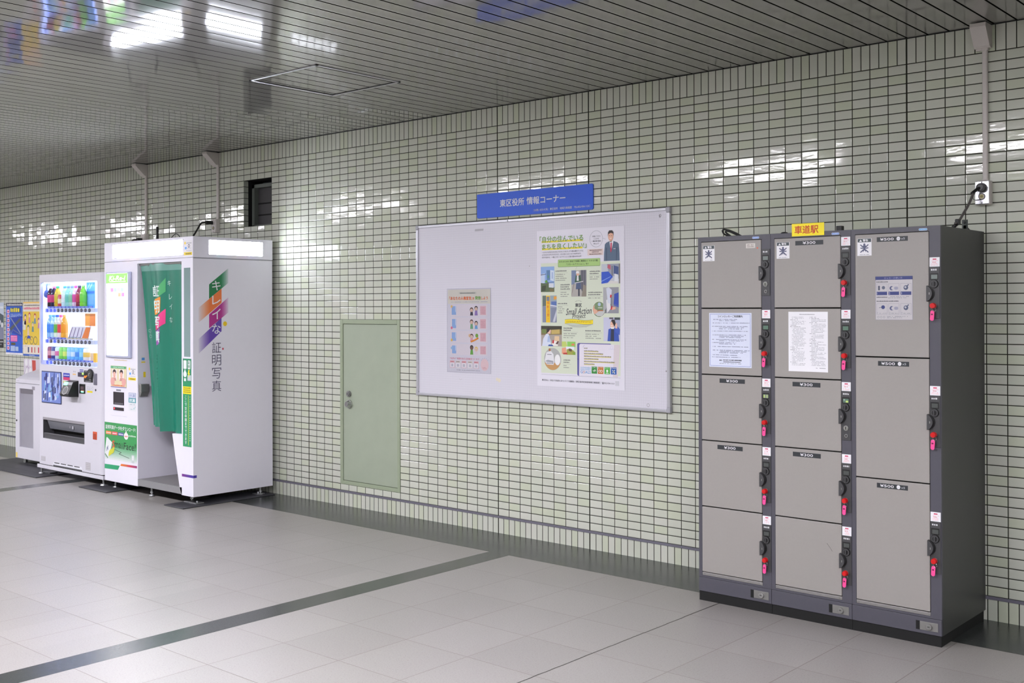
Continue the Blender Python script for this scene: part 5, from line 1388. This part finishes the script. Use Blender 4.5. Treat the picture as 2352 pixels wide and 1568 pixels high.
b.build('curtain_header', cu, 'paler band along the top of the curtain')
b = B(); b.cyl((-1.243, -.786, 1.928), .011, .665, 'X', STEEL, 12); b.build('curtain_rail', bo)
def on_curtain(u, v, lift):
    t = (CZ1 - v) / (CZ1 - CZ0); xl, xr = -1.236 + .156 * t ** .9, -.574 - .010 * t
    s_ = (u - xl) / (xr - xl); x, y = cxy(s_, v)
    return (u, y - lift - .0012, v)
def subdiv_poly(b, pts, m, lift, n=14):           # quads laid on the waves of the cloth
    a0, a1, b1, b0 = [Vector(p) for p in pts]
    for i in range(n):
        for j in range(n):
            q = []
            for (p, r_) in ((i, j), (i + 1, j), (i + 1, j + 1), (i, j + 1)):
                q.append(a0.lerp(a1, p / n).lerp(b0.lerp(b1, p / n), r_ / n)[:])
            b.poly(q, m, lift)
b = B(); b.face('C', on_curtain)
subdiv_poly(b, ((-.935, 1.735), (-.844, 1.812), (-.844, 1.700), (-.935, 1.648)), P(70, 170, 104), .0004)
subdiv_poly(b, ((-.996, 1.640), (-.897, 1.657), (-.897, 1.534), (-.996, 1.505)), P(240, 150, 36), .0004)
subdiv_poly(b, ((-.985, 1.468), (-.842, 1.560), (-.842, 1.440), (-.985, 1.372)), P(226, 50, 130), .0004)
subdiv_poly(b, ((-.976, 1.372), (-.898, 1.405), (-.898, 1.285), (-.970, 1.242)), P(150, 80, 170), .0004)
CW = P(214, 232, 226)
for ch, x0, z0, w, h in (('証', -1.026, 1.657, .112, .096), ('明', -1.002, 1.526, .098, .102), ('写', -.990, 1.404, .088, .092), ('真', -.972, 1.284, .074, .098)):
    b.text(ch, x0, z0, w, h, CW, .0012, .022)
for ch, x, z in (('キ', -.822, 1.745), ('レ', -.805, 1.635), ('イ', -.800, 1.555), ('な', -.800, 1.448)):
    b.text(ch, x, z, .044, .044, CW, .0012, -.004)
for x, z, d in ((-1.105, 1.377, 1), (-1.098, 1.331, -1)):
    o_ = [(-.034, .009), (.006, .009), (.006, .019), (.034, 0), (.006, -.019), (.006, -.009), (-.034, -.009), (-.034, .009)]
    b.line([(x + u * d, z + v) for u, v in o_], .004, P(170, 206, 194), .0008)
for k in range(22):
    z = 1.185 - k * .0265
    if k % 5 != 3: b.rect(-.945 + k * .0030, -.925 + k * .0030, z - .014, z, P(184, 216, 206), .0008)
b.build('curtain_print', cu, 'white upright lettering with coloured ribbons')
# feet
STL = mat('galvanised_steel', (176, 178, 180), .3, .8)
for x, y in ((-.612, -.70), (-1.12, -.755), (-1.755, -.728), (-.47, -.14)):
    b = B(); b.cyl((x, y, .006), .024, .010, 'Z', STL, 18, .020); b.cyl((x, y, .012), .0085, .066, 'Z', STL, 12); b.cyl((x, y, .030), .014, .008, 'Z', STL, 6); b.build('foot', bo)
for x0, x1, y0, y1 in ((-.628, -.455, -.765, -.690), (-.515, -.45, -.19, -.11)):
    b = B(); b.box(x0, x1, y0, y1, .010, .018, STL, .001); b.cyl((x1 - .04, (y0 + y1) / 2, .017), .008, .012, 'Z', STL, 6); b.build('fixing_plate', bo)
b = B(); b.box(-1.631, -1.610, -.41, -.39, BZ1, 2.289, BLACK, .006); b.build('antenna', bo, 'black rod antenna on the roof')
b = B(); b.tube(smooth_path([(-1.245, -.50, BZ1 + .004), (-1.225, -.50, BZ1 + .040), (-1.163, -.50, BZ1 + .066), (-1.110, -.50, BZ1 + .046), (-1.09, -.50, BZ1 + .004)]), .0035, BLACK); b.build('roof_cable', bo)

# ------------------------------------------------------------------ drinks machine
VX0, VX1, VY, VZ0, VZ1 = -3.050, -1.836, -.8, .108, 1.882
vm = thing('vending_machine', ((VX0 + VX1) / 2, -.43, 0), 'white drinks vending machine with three lit shelves beside the photo booth', 'vending machine')
b = B()
wx0, wx1, wz0, wz1 = -2.992, -1.931, 1.042, 1.808
ty = -.69
b.box(VX0 + .012, VX1 - .012, ty, -.06, VZ0, VZ1 - .004, WHITEP, .004)
b.build('cabinet', vm)
b = B()
R_ = .045
def corner(xa, sgn, z0, z1):
    pr = []
    for i in range(7):
        a = math.radians(90 * i / 6)
        pr.append((xa - sgn * R_ + sgn * R_ * math.sin(a), VY + R_ - R_ * math.cos(a)))
    pr += [(xa, ty), (xa - sgn * .06, ty), (xa - sgn * .06, VY)]
    b.prism(pr, 'Z', z0, z1, WHITEP)
corner(VX1, 1, VZ0, VZ1); corner(VX0, -1, VZ0, VZ1)
dx0, dx1 = VX0 + .06, VX1 - .06
dz0, dz1 = .352, .550; ex0, ex1 = -2.949, -2.164
gx = [dx0, ex0, ex1, wx1, dx1]; gz = [VZ0, dz0, dz1, wz0, wz1, VZ1]
for x0, x1, z0, z1 in ((dx0, dx1, wz1, VZ1), (wx1, dx1, wz0, wz1), (dx0, wx0, wz0, wz1), (dx0, dx1, dz1, wz0), (dx0, ex0, dz0, dz1), (ex1, dx1, dz0, dz1), (dx0, dx1, VZ0, dz0)):
    if x1 - x0 > .001: b.box(x0, x1, VY, ty, z0, z1, WHITEP)
fr_ = .022
for cx, cz, sx, sz in ((wx0, wz0, 1, 1), (wx1, wz0, -1, 1), (wx0, wz1, 1, -1), (wx1, wz1, -1, -1)):
    pr = [(cx, cz)]
    for i in range(7):
        a = math.radians(90 * i / 6); pr.append((cx + sx * fr_ * (1 - math.sin(a)), cz + sz * fr_ * (1 - math.cos(a))))
    b.prism(pr, 'Y', VY, VY + .012, WHITEP)
b.build('machine_door', vm)
INT = mat('lit_interior', (196, 210, 255), .5, emit=2.0)
b = B(); b.box(wx0 - .06, wx1 + .02, -.702, -.698, wz0 - .02, wz1 + .02, INT); b.build('lit_back_panel', vm)
TUBE = mat('machine_tube_lamp', (206, 222, 255), .4, emit=14.)
b = B(); b.box(wx0 + .02, wx1 - .02, -.776, -.758, wz1 - .006, wz1 + .004, TUBE); b.box(wx0 + .003, wx0 + .009, -.775, -.70, wz0 + .04, wz1 - .03, mat('machine_side_lamp', (190, 206, 255), .4, emit=2.4)); b.build('lamp', vm)
RAILM = mat('price_rail', (214, 216, 232), .35)
BLUEL = mat('button_lit_blue', (70, 84, 255), .4, emit=1.3)
rails = ((1.529, 1.567, 1.584, 3, (1, 1, 1)), (1.244, 1.280, 1.298, 3, (1, 0, 1)), (1.046, 1.082, 1.099, 2, (1, 1, 0)))
for ri, (rz0, rz1, lz, nb, lit) in enumerate(rails):
    b = B(); b.box(-2.925, -2.000, -.790, -.755, rz0, rz1, RAILM, .003); b.box(-2.915, -1.985, -.757, -.702, rz1 - .004, rz1, RAILM)
    b.box(-2.915, -1.985, -.752, -.745, rz0 - .003, rz0 + .001, mat('added_rail_glow', (214, 226, 255), .4, emit=6.))  # glowing strip added under each rail to light the drinks below
    r_ = b.build('price_rail', vm)
    b = B().face('F', -.782)
    for k in range(12):
        x = -2.885 + k * .0708
        warm = ri == 1 and k > 4
        b.box(x, x + .058, -.785, -.778, rz1 + .004, rz1 + .018, P(96, 110, 214) if not warm else P(206, 190, 150), .001); b.dashes(x + .006, x + .050, rz1 + .008, .006, P(206, 214, 246), .0036, k, 1.)
    b.build('price_strip', r_)
    for k in range(12):
        x = -2.873 + k * .0717; zc = (rz0 + rz1) / 2
        on = k < 3 and lit[k]
        b = B(); b.cyl((x, -.797, zc), .0165, .008, 'Y', BLUEL if on else P(84, 78, 92, .3), 16, .0175)
        if not on: b.face('F', -.7975); b.rect(x - .004, x + .007, zc - .003, zc + .006, P(190, 180, 176), .0004)
        b.build('button', r_)
b = B(); b.box(wx0 + .001, wx1 - .001, -.7995, -.7985, wz0 + .001, wz1 - .001, M_GLASS); b.build('display_window', vm)
# lower panel
b = B(); b.box(-2.963, -2.581, VY - .006, VY - .0005, .685, .982, P(40, 50, 96), .012, 3); b.face('F', VY - .006)
rr_ = random.Random(11)
b.rect(-2.955, -2.589, .694, .974, P(116, 136, 204), .0006)
for k in range(60):
    u, v = rr_.uniform(-2.95, -2.62), rr_.uniform(.70, .90); w, h = rr_.uniform(.012, .05), rr_.uniform(.03, .11)
    h = min(h, .972 - v); w = min(w, -2.592 - u)
    b.poly(((u, v), (u + w, v + .01), (u + w * .8, v + h), (u + w * .1, v + h * .9)), P(*rr_.choice(((206, 214, 240), (70, 86, 170), (160, 178, 230), (52, 56, 120), (120, 170, 220), (90, 100, 140), (222, 226, 244)))), .0008 + k * .00004)
b.build('advert_panel', vm, 'blue and white icy picture panel')
b = B().face('F', VY); b.box(-2.554, -2.426, VY - .0006, VY, .816, .978, P(216, 220, 236))
b.rrect(-2.552, -2.428, .938, .977, .006, P(62, 70, 176), .0009); b.rect(-2.552, -2.428, .912, .940, P(206, 56, 112), .0009); b.rect(-2.552, -2.428, .884, .905, P(206, 190, 60), .0009); b.rrect(-2.552, -2.428, .817, .880, .006, P(66, 92, 196), .0009)
for v in (.952, .890, .862, .846, .826): b.dashes(-2.54, -2.44, v, .010, P(216, 222, 246), .0013, int(v * 100), 1.)
b.build('payment_sticker', vm, 'blue, pink and yellow sticker')
b = B(); b.prism([(VY, .915), (VY - .050, .905), (VY - .098, .800), (VY - .090, .775), (VY, .770)], 'X', -2.425, -2.268, BLACK)
b.raw([(-2.421, VY - .0516, .9035), (-2.272, VY - .0516, .9035), (-2.272, VY - .0630, .8790), (-2.421, VY - .0630, .8790)], [(0, 3, 2, 1)], P(150, 150, 156))
cr = b.build('card_reader', vm, 'black wedge-shaped card reader')
b = B(); LG = mat('green_light', (120, 255, 190), .4, emit=2.2)
b.raw([(-2.419, VY - .0530, .9030), (-2.352, VY - .0530, .9030), (-2.352, VY - .0655, .8755), (-2.419, VY - .0655, .8755)], [(0, 3, 2, 1)], LG); b.build('reader_light', cr, 'green light')
b = B(); cx_, cz_ = -2.347, .830
for r1, r2_, m in ((.036, .031, STEEL), (.031, 0., DARKP)):
    pts = []
    for i in range(24):
        a = 2 * math.pi * i / 24
        z = cz_ + r1 * 1.0 * math.sin(a); y = VY - .050 - (.905 - z) * (.048 / .105) - (.0012 if r2_ else .0018)
        pts.append((cx_ + r1 * 1.25 * math.cos(a), y, z))
    b.raw(pts, [tuple(range(24))], m)
b.build('reader_target', cr)
b = B(); b.box(-2.247, -2.146, VY - .006, VY + .002, .804, .890, BLACK, .003); b.face('F', VY - .006); b.rect(-2.222, -2.165, .838, .868, P(96, 78, 84), .0004); b.rect(-2.215, -2.160, .826, .834, P(196, 100, 70), .0006); b.rrect(-2.214, -2.164, .815, .828, .004, LG, .0008); b.build('note_slot', vm, 'black note slot with green light')
b = B(); b.box(-2.276, -2.163, VY - .004, VY + .002, .953, .993, P(70, 64, 84, .3), .001); b.face('F', VY - .004); b.rrect(-2.198, -2.168, .974, .990, .005, mat('lime_light', (150, 246, 90), .4, emit=1.6), .0006); b.build('price_display', vm)
b = B(); b.box(-2.160, -2.010, VY - .008, VY + .002, .910, 1.012, BLACK, .008, 3); b.face('F', VY - .008)
b.poly(((-2.155, .948), (-2.152, .966), (-2.120, .967), (-2.088, .976), (-2.100, .962), (-2.128, .944)), P(246, 140, 40), .0006); b.dashes(-2.14, -2.10, 1.000, .005, P(190, 190, 200), .0006, 1, 1.); b.dashes(-2.13, -2.03, .917, .004, P(200, 200, 210), .0006, 2, 1.)
b.rrect(-2.062, -2.030, .930, .940, .003, P(150, 150, 156), .0006); cp = b.build('coin_panel', vm, 'black coin panel with orange arrow')
b = B(); b.cyl((-2.040, VY - .016, .984), .046, .010, 'Y', BLACK, 26); b.cyl((-2.040, VY - .0175, .984), .036, .002, 'Y', DARKP, 24); b.box(-2.048, -2.030, VY - .026, VY - .016, .968, .992, CHROME, .003); b.build('coin_funnel', cp)
b = B(); b.box(-1.988, -1.938, VY - .010, VY + .002, .890, .993, mat('lock_cover_grey', (126, 124, 140), .35, .4), .012, 3); b.build('door_lock', vm, 'grey upright lock cover'); b = B(); b.cyl((-1.962, VY - .003, .846), .010, .004, 'Y', DARKP, 14, .010); b.build('lock_hole', vm)
b = B().face('F', VY); b.rect(-2.112, -2.018, .818, .834, P(232, 212, 30), .0006)
for v in (.866, .854, .844): b.dashes(-2.115, -2.005, v, .007, P(170, 170, 180), .0006, int(v * 1000), .7)
for v, u0, u1 in ((1.010, -2.247, -2.18), (.996, -2.247, -2.18)): b.rect(u0, u1, v, v + .009, P(90, 96, 170), .0006)
b.rect(-2.375, -2.315, .966, .976, P(232, 186, 110), .0006); b.dashes(-2.36, -2.32, .99, .012, P(150, 150, 160), .0006, 3, .5); b.build('printed_marks', vm)
# delivery bay
BAY = mat('bay_dark', (70, 70, 74), .4); FLAP = mat('bay_flap', (128, 130, 138), .22, noise=.08, nscale=8)
b = B(); b.box(ex0, ex1, ty - .004, ty + .002, dz0, dz1, BLACK); b.box(ex0, ex1, VY + .03, ty, dz0, dz0 + .004, BAY); b.box(ex0, ex0 + .004, VY + .004, ty, dz0, dz1, BAY); b.box(ex0, ex1, VY + .004, ty, dz1 - .004, dz1, BAY)
b.box(ex0, ex1, VY + .002, VY + .010, dz1 - .024, dz1, mat('bay_lip', (150, 146, 152), .3)); b.box(ex0 + .002, ex1 - .002, VY + .006, VY + .03, dz0, dz0 + .052, BAY, .004); b.box(ex0 + .002, ex1 - .002, VY + .003, VY + .008, dz0 + .030, dz0 + .036, DARKP)
bay = b.build('delivery_bay', vm)
b = B(); b.raw([(ex0 + .06, VY + .012, dz1 - .024), (ex1 - .003, VY + .012, dz1 - .024), (ex1 - .003, VY + .060, dz0 + .085), (ex0 + .02, VY + .060, dz0 + .085)], [(0, 3, 2, 1)], FLAP)
b.raw([(ex0 + .06, VY + .016, dz1 - .024), (ex1 - .003, VY + .016, dz1 - .024), (ex1 - .003, VY + .064, dz0 + .085), (ex0 + .02, VY + .064, dz0 + .085)], [(0, 1, 2, 3)], FLAP)
b.raw([(-2.50, VY + .0345, .470), (-2.485, VY + .028, .492), (-2.480, VY + .028, .492), (-2.494, VY + .0345, .470)], [(0, 3, 2, 1)], P(206, 206, 212)); b.raw([(-2.462, VY + .036, .465), (-2.440, VY + .027, .495), (-2.415, VY + .027, .495), (-2.432, VY + .036, .465)], [(0, 3, 2, 1)], P(196, 196, 204)); b.build('flap', bay, 'grey clear flap')
b = B(); b.box(-2.010, -1.942, VY - .004, VY + .004, .409, .480, mat('orange_plastic', (206, 84, 44), .4), .003); b.box(-2.004, -1.948, VY - .0052, VY - .0032, .414, .462, P(170, 64, 36), .001); b.build('coin_return', vm, 'orange coin return cup')
b = B().face('F', VY)
GRL = P(176, 172, 178)
for x0, x1, z0, z1 in ((-2.984, -2.899, .138, .182), (-2.142, -2.055, .128, .197)):
    b.rect(x0, x1, z0, z1, GRL, .0006)
    for k in range(4): b.rect(x0 + .006, x1 - .006, z0 + .006 + k * (z1 - z0) * .23, z0 + .012 + k * (z1 - z0) * .23, P(196, 194, 200), .001)
b.dashes(-2.005, -1.94, .372, .010, P(206, 204, 212), .0006, 2, .6); b.build('data_plate', vm)
b = B().face('F', VY); b.poly(((-2.760, .1085), (-2.190, .1085), (-2.215, .146), (-2.735, .146)), P(226, 226, 234), .0006)
for k in range(4): u = -2.725 + k * .125; b.rect(u, u + .10, .136, .144, P(28, 28, 30), .001)
b.rect(-2.745, -2.205, .1085, .120, P(80, 80, 84), .001); b.build('vent', vm)
b = B(); b.box(VX0 - .008, VX1 + .004, VY - .004, -.70, .068, .101, WHITEP, .003); b.box(VX0, VX1 - .004, VY + .006, -.70, .100, .109, BLACKM); b.build('kick_plate', vm)
for x, y in ((-3.045, -.765), (-1.915, -.752), (-2.95, -.14), (-1.93, -.14)):
    b = B(); b.cyl((x, y, .010), .028, .008, 'Z', STL, 18, .024); b.cyl((x, y, .014), .010, .060, 'Z', STL, 12); b.build('foot', vm)
for x in (-3.02, -1.95):
    b = B(); b.box(x - .05, x + .07, -.735, -.66, .009, .016, STL, .001); b.build('fixing_plate', vm)

# drinks shown on the shelves: each one an object of its own
def bottle(x, zb, h, r, liq, lab, cap, name, label, y=-.738):
    t = thing(name, (x, y, zb), label, 'drink', 'drinks shown in the vending machine')
    b = B()
    if name == 'drink_bottle':
        b.lathe((x, y, zb), [(r * .82, 0), (r * .98, h * .03), (r, h * .08), (r, h * .22), (r * .96, h * .25), (r, h * .28), (r, h * .60), (r * .92, h * .70), (r * .62, h * .83), (r * .40, h * .90), (r * .40, h * .92)], P(*liq, .15), 14)
        b.build('bottle_body', t)
        b = B(); b.lathe((x, y, zb), [(r * 1.015, h * .27), (r * 1.02, h * .28), (r * 1.02, h * .60), (r * 1.01, h * .61)], P(*lab, .3), 14); b.build('bottle_label', t)
        b = B(); b.lathe((x, y, zb), [(r * .46, h * .905), (r * .48, h * .92), (r * .47, h), (r * .40, h * 1.005)], P(*cap, .3), 12); b.build('bottle_cap', t)
    else:
        b.lathe((x, y, zb), [(r * .80, 0), (r * .98, h * .05), (r, h * .08), (r, h * .90), (r * .82, h * .97), (r * .80, h)], P(*lab, .3), 14); b.build('can_body', t)
        b = B(); b.lathe((x, y, zb), [(r * 1.012, h * .35), (r * 1.014, h * .36), (r * 1.014, h * .68), (r * 1.012, h * .69)], P(*cap, .3), 14); b.build('can_band', t)
        b = B(); b.lathe((x, y, zb), [(r * .79, h * .985), (r * .81, h * 1.0), (r * .79, h * 1.012), (r * .70, h * 1.006)], STEEL, 12); b.build('can_lid', t)
pos = ['leftmost', 'second from left', 'third from left', 'fourth from left', 'fifth from left', 'sixth from left', 'seventh from left', 'eighth from left', 'ninth from left', 'tenth from left', 'last']
SH = (1.568, 1.281, 1.083)
top = [('drink_bottle', (60, 40, 44), (226, 60, 130), (246, 246, 250), 'dark bottle with a pink label'), ('drink_bottle', (50, 44, 70), (210, 60, 120), (240, 120, 160), 'dark bottle with a magenta label'),
       ('drink_bottle', (226, 190, 60), (220, 196, 60), (60, 170, 110), 'yellow bottle with a green cap'), ('drink_can', 0, (206, 70, 76), (244, 230, 190), 'red can with a cream band'),
       ('drink_bottle', (206, 232, 236), (244, 246, 250), (90, 170, 230), 'white bottle with a blue cap'), ('drink_bottle', (160, 220, 214), (120, 206, 190), (120, 150, 226), 'mint bottle with a blue cap'), ('drink_bottle', (180, 224, 206), (140, 214, 170), (130, 150, 226), 'pale green bottle with a violet-blue cap'),
       ('drink_bottle', (236, 206, 226), (226, 90, 170), (226, 90, 160), 'pink-labelled bottle with a pink cap'), ('drink_bottle', (150, 60, 80), (206, 60, 90), (70, 60, 76), 'dark red bottle with a black cap'), ('drink_bottle', (130, 206, 60), (120, 210, 70), (150, 220, 90), 'bright green bottle')]
for k, (nm, lq, lb, cp_, txt) in enumerate(top):
    bottle(-2.915 + k * .0685, SH[0], .205 if nm == 'drink_bottle' else .125, .0315, lq or (0, 0, 0), lb, cp_, nm, txt + ', %s on the top shelf behind glass' % pos[k])
mid = [('drink_bottle', (150, 196, 240), (80, 150, 236), (130, 190, 250), 'clear bottle with a blue label'), ('drink_bottle', (190, 224, 246), (90, 160, 240), (110, 170, 240), 'pale bottle with a blue label'),
       ('drink_bottle', (226, 240, 216), (110, 190, 80), (80, 110, 210), 'bottle with a green label'), ('drink_bottle', (240, 226, 226), (236, 76, 86), (240, 110, 150), 'bottle with a red label'), ('drink_bottle', (246, 176, 60), (250, 160, 40), (250, 190, 90), 'orange bottle')]
for k, (nm, lq, lb, cp_, txt) in enumerate(mid):
    bottle(-2.925 + k * .0685, SH[1], .225, .0315, lq, lb, cp_, nm, txt + ', %s on the middle shelf behind glass' % pos[k])
low = [('drink_can', (150, 60, 96), (226, 160, 170), 'maroon can with a pink band'), ('drink_can', (60, 66, 140), (236, 220, 220), 'navy can with a white band'), ('drink_can', (214, 230, 236), (236, 120, 180), 'white can with a pink band'), ('drink_can', (130, 214, 90), (170, 236, 120), 'green can'), ('drink_can', (130, 214, 90), (226, 236, 120), 'green can with a yellow band'),
       ('drink_can', (130, 196, 240), (190, 226, 250), 'sky blue can'), ('drink_can', (120, 190, 244), (226, 240, 250), 'light blue can with a white band'), ('drink_can', (110, 186, 240), (90, 150, 226), 'light blue can with a darker band'), ('drink_can', (96, 180, 240), (150, 214, 250), 'blue can with a pale band'), ('drink_can', (236, 230, 220), (246, 206, 100), 'cream can with a yellow band')]
for k, (nm, lb, cp_, txt) in enumerate(low):
    bottle(-2.915 + k * .0755, SH[2], .125, .0315, (0, 0, 0), lb, cp_, nm, txt + ', %s on the bottom shelf behind glass' % pos[k])
# cards standing among the drinks
cx = -.175
b = B().face('F', -.712); b.box(-2.115 + cx, -1.965 + cx, -.712, -.710, SH[0], 1.80, P(96, 172, 236)); b.rect(-2.11 + cx, -1.97 + cx, 1.70, 1.72, P(70, 120, 226), .0006); b.rect(-2.10 + cx, -1.98 + cx, 1.60, 1.69, P(130, 186, 244), .0006); b.line(((-2.10 + cx, 1.74), (-2.05 + cx, 1.79)), .012, P(180, 224, 250), .0006); b.line(((-2.06 + cx, 1.74), (-2.01 + cx, 1.79)), .012, P(180, 224, 250), .0006)
setp(b.build('display_card', org=(-2.04 + cx, -.71, SH[0])), 'tall blue advertising card at the right end of the top shelf', 'card')
b = B(); cx = -.15
b.prism([(-2.46 + cx, 1.2825), (-2.08 + cx, 1.2825), (-2.03 + cx, 1.40), (-2.38 + cx, 1.40)], 'Y', -.728, -.725, P(226, 220, 230)); b.face('F', -.728)
for k in range(4): b.line(((-2.43 + cx + k * .07, 1.30), (-2.37 + cx + k * .065, 1.39)), .012, P(130, 116, 150), .0006); b.dashes(-2.45 + cx + k * .06, -2.40 + cx + k * .06, 1.290, .016, P(70, 120, 140), .001, k, 1.)
b.poly(((-2.20 + cx, 1.287), (-2.085 + cx, 1.287), (-2.035 + cx, 1.395), (-2.12 + cx, 1.395)), P(236, 130, 60), .001)
setp(b.build('display_card', org=(-2.25 + cx, -.725, 1.2825)), 'white and orange slanting card lying across the middle shelf', 'card')
b = B(); cx = -.185; b.box(-2.14 + cx, -1.955 + cx, -.709, -.706, 1.405, 1.52, P(246, 166, 70)); b.face('F', -.709); b.rect(-2.05 + cx, -1.957 + cx, 1.41, 1.51, P(240, 140, 66), .0006); b.box(-2.06 + cx, -2.04 + cx, -.709, -.702, 1.395, 1.41, RAILM)
setp(b.build('display_card', org=(-2.04 + cx, -.706, 1.405)), 'orange card high at the right end of the middle shelf', 'card')
b = B(); cx = -.15; b.box(-2.045 + cx, -1.99 + cx, -.726, -.712, SH[2], 1.165, P(226, 196, 160)); b.box(-1.99 + cx, -1.945 + cx, -.726, -.712, SH[2], 1.165, P(244, 186, 50))
setp(b.build('display_card', org=(-2.0 + cx, -.712, SH[2])), 'small beige and yellow card at the right end of the bottom shelf', 'card')
b = B(); b.lathe((-2.962, -.755, 1.665), [(.004, 0), (.022, .012), (.026, .035), (.020, .062), (.007, .075), (.005, .14)], P(90, 110, 190, .3), 12)
setp(b.build('hanging_tag', org=(-2.962, -.755, 1.80)), 'blue drop-shaped tag hanging at the left inside the machine', 'tag')

# ------------------------------------------------------------------ recycling bin
rb_ = thing('recycling_bin', (-3.67, -.35, 0), 'low white recycling bin with a grey clear window left of the drinks machine', 'bin')
qx0, qx1 = -3.947, -3.40
b = B(); b.prism([(-.10, .062), (-.585, .062), (-.585, .860), (-.555, .880), (-.49, .907), (-.37, .941), (-.25, .955), (-.10, .960)], 'X', qx0, qx1, WHITEP); b.build('bin_body', rb_)
b = B(); x0, x1, z0, z1 = -3.858, -3.562, .178, .765
for a in ((qx0 + .002, x0, .064, .815), (x1, qx1 - .002, .064, .815), (x0, x1, z1, .815), (x0, x1, .064, z0)): b.box(a[0], a[1], -.603, -.586, a[2], a[3], WHITEP)
b.box(qx0 + .002, qx1 - .002, -.601, -.586, .819, .860, WHITEP, .003)
bd = b.build('bin_door', rb_)
b = B(); b.box(x0, x1, -.592, -.588, z0, z1, mat('bin_window_grey', (150, 148, 158), .25, noise=.14, nscale=5)); b.box(x0, x1, -.593, -.590, z1 - .05, z1, P(112, 108, 116), .001); b.build('bin_window', bd, 'grey cloudy window')
b = B(); b.cyl((-3.915, -.610, .439), .009, .008, 'Y', DARKP, 14); b.build('bin_lock', bd)
b = B().face('F', -.603); b.rect(-3.937, -3.903, .066, .117, P(232, 204, 90), .0006); b.rect(-3.585, -3.525, .760, .795, P(150, 146, 156), .0006); b.dashes(-3.92, -3.86, .838, .006, P(176, 174, 184), .0006, 1); b.build('bin_sticker', bd)
for x, y in ((-3.90, -.52), (-3.45, -.52), (-3.90, -.16), (-3.45, -.16)):
    b = B(); b.cyl((x, y, .008), .022, .056, 'Z', STL, 14, .016); b.build('foot', rb_)

# ------------------------------------------------------------------ rubber mats
def fmat(x0, x1, y0, y1, label, seams=()):
    b = B(); b.box(x0, x1, y0, y1, .0005, .009, MATR, .003)
    b.face('T', .009)
    for a in seams: b.rect(*a, P(38, 38, 41, .6), .0003)
    setp(b.build('rubber_mat', org=((x0 + x1) / 2, (y0 + y1) / 2, .0)), label, 'mat')
fmat(-4.30, -2.83, -.925, -.05, 'large dark rubber mat under the recycling bin and the drinks machine', ((-4.29, -2.84, -.786, -.780), (-3.50, -3.494, -.92, -.06), (-4.29, -2.84, -.60, -.594)))
fmat(-2.03, -1.555, -.925, -.05, 'dark rubber mat where the drinks machine meets the photo booth')
fmat(-.66, -.386, -.925, -.05, 'dark rubber mat under the right end of the photo booth')
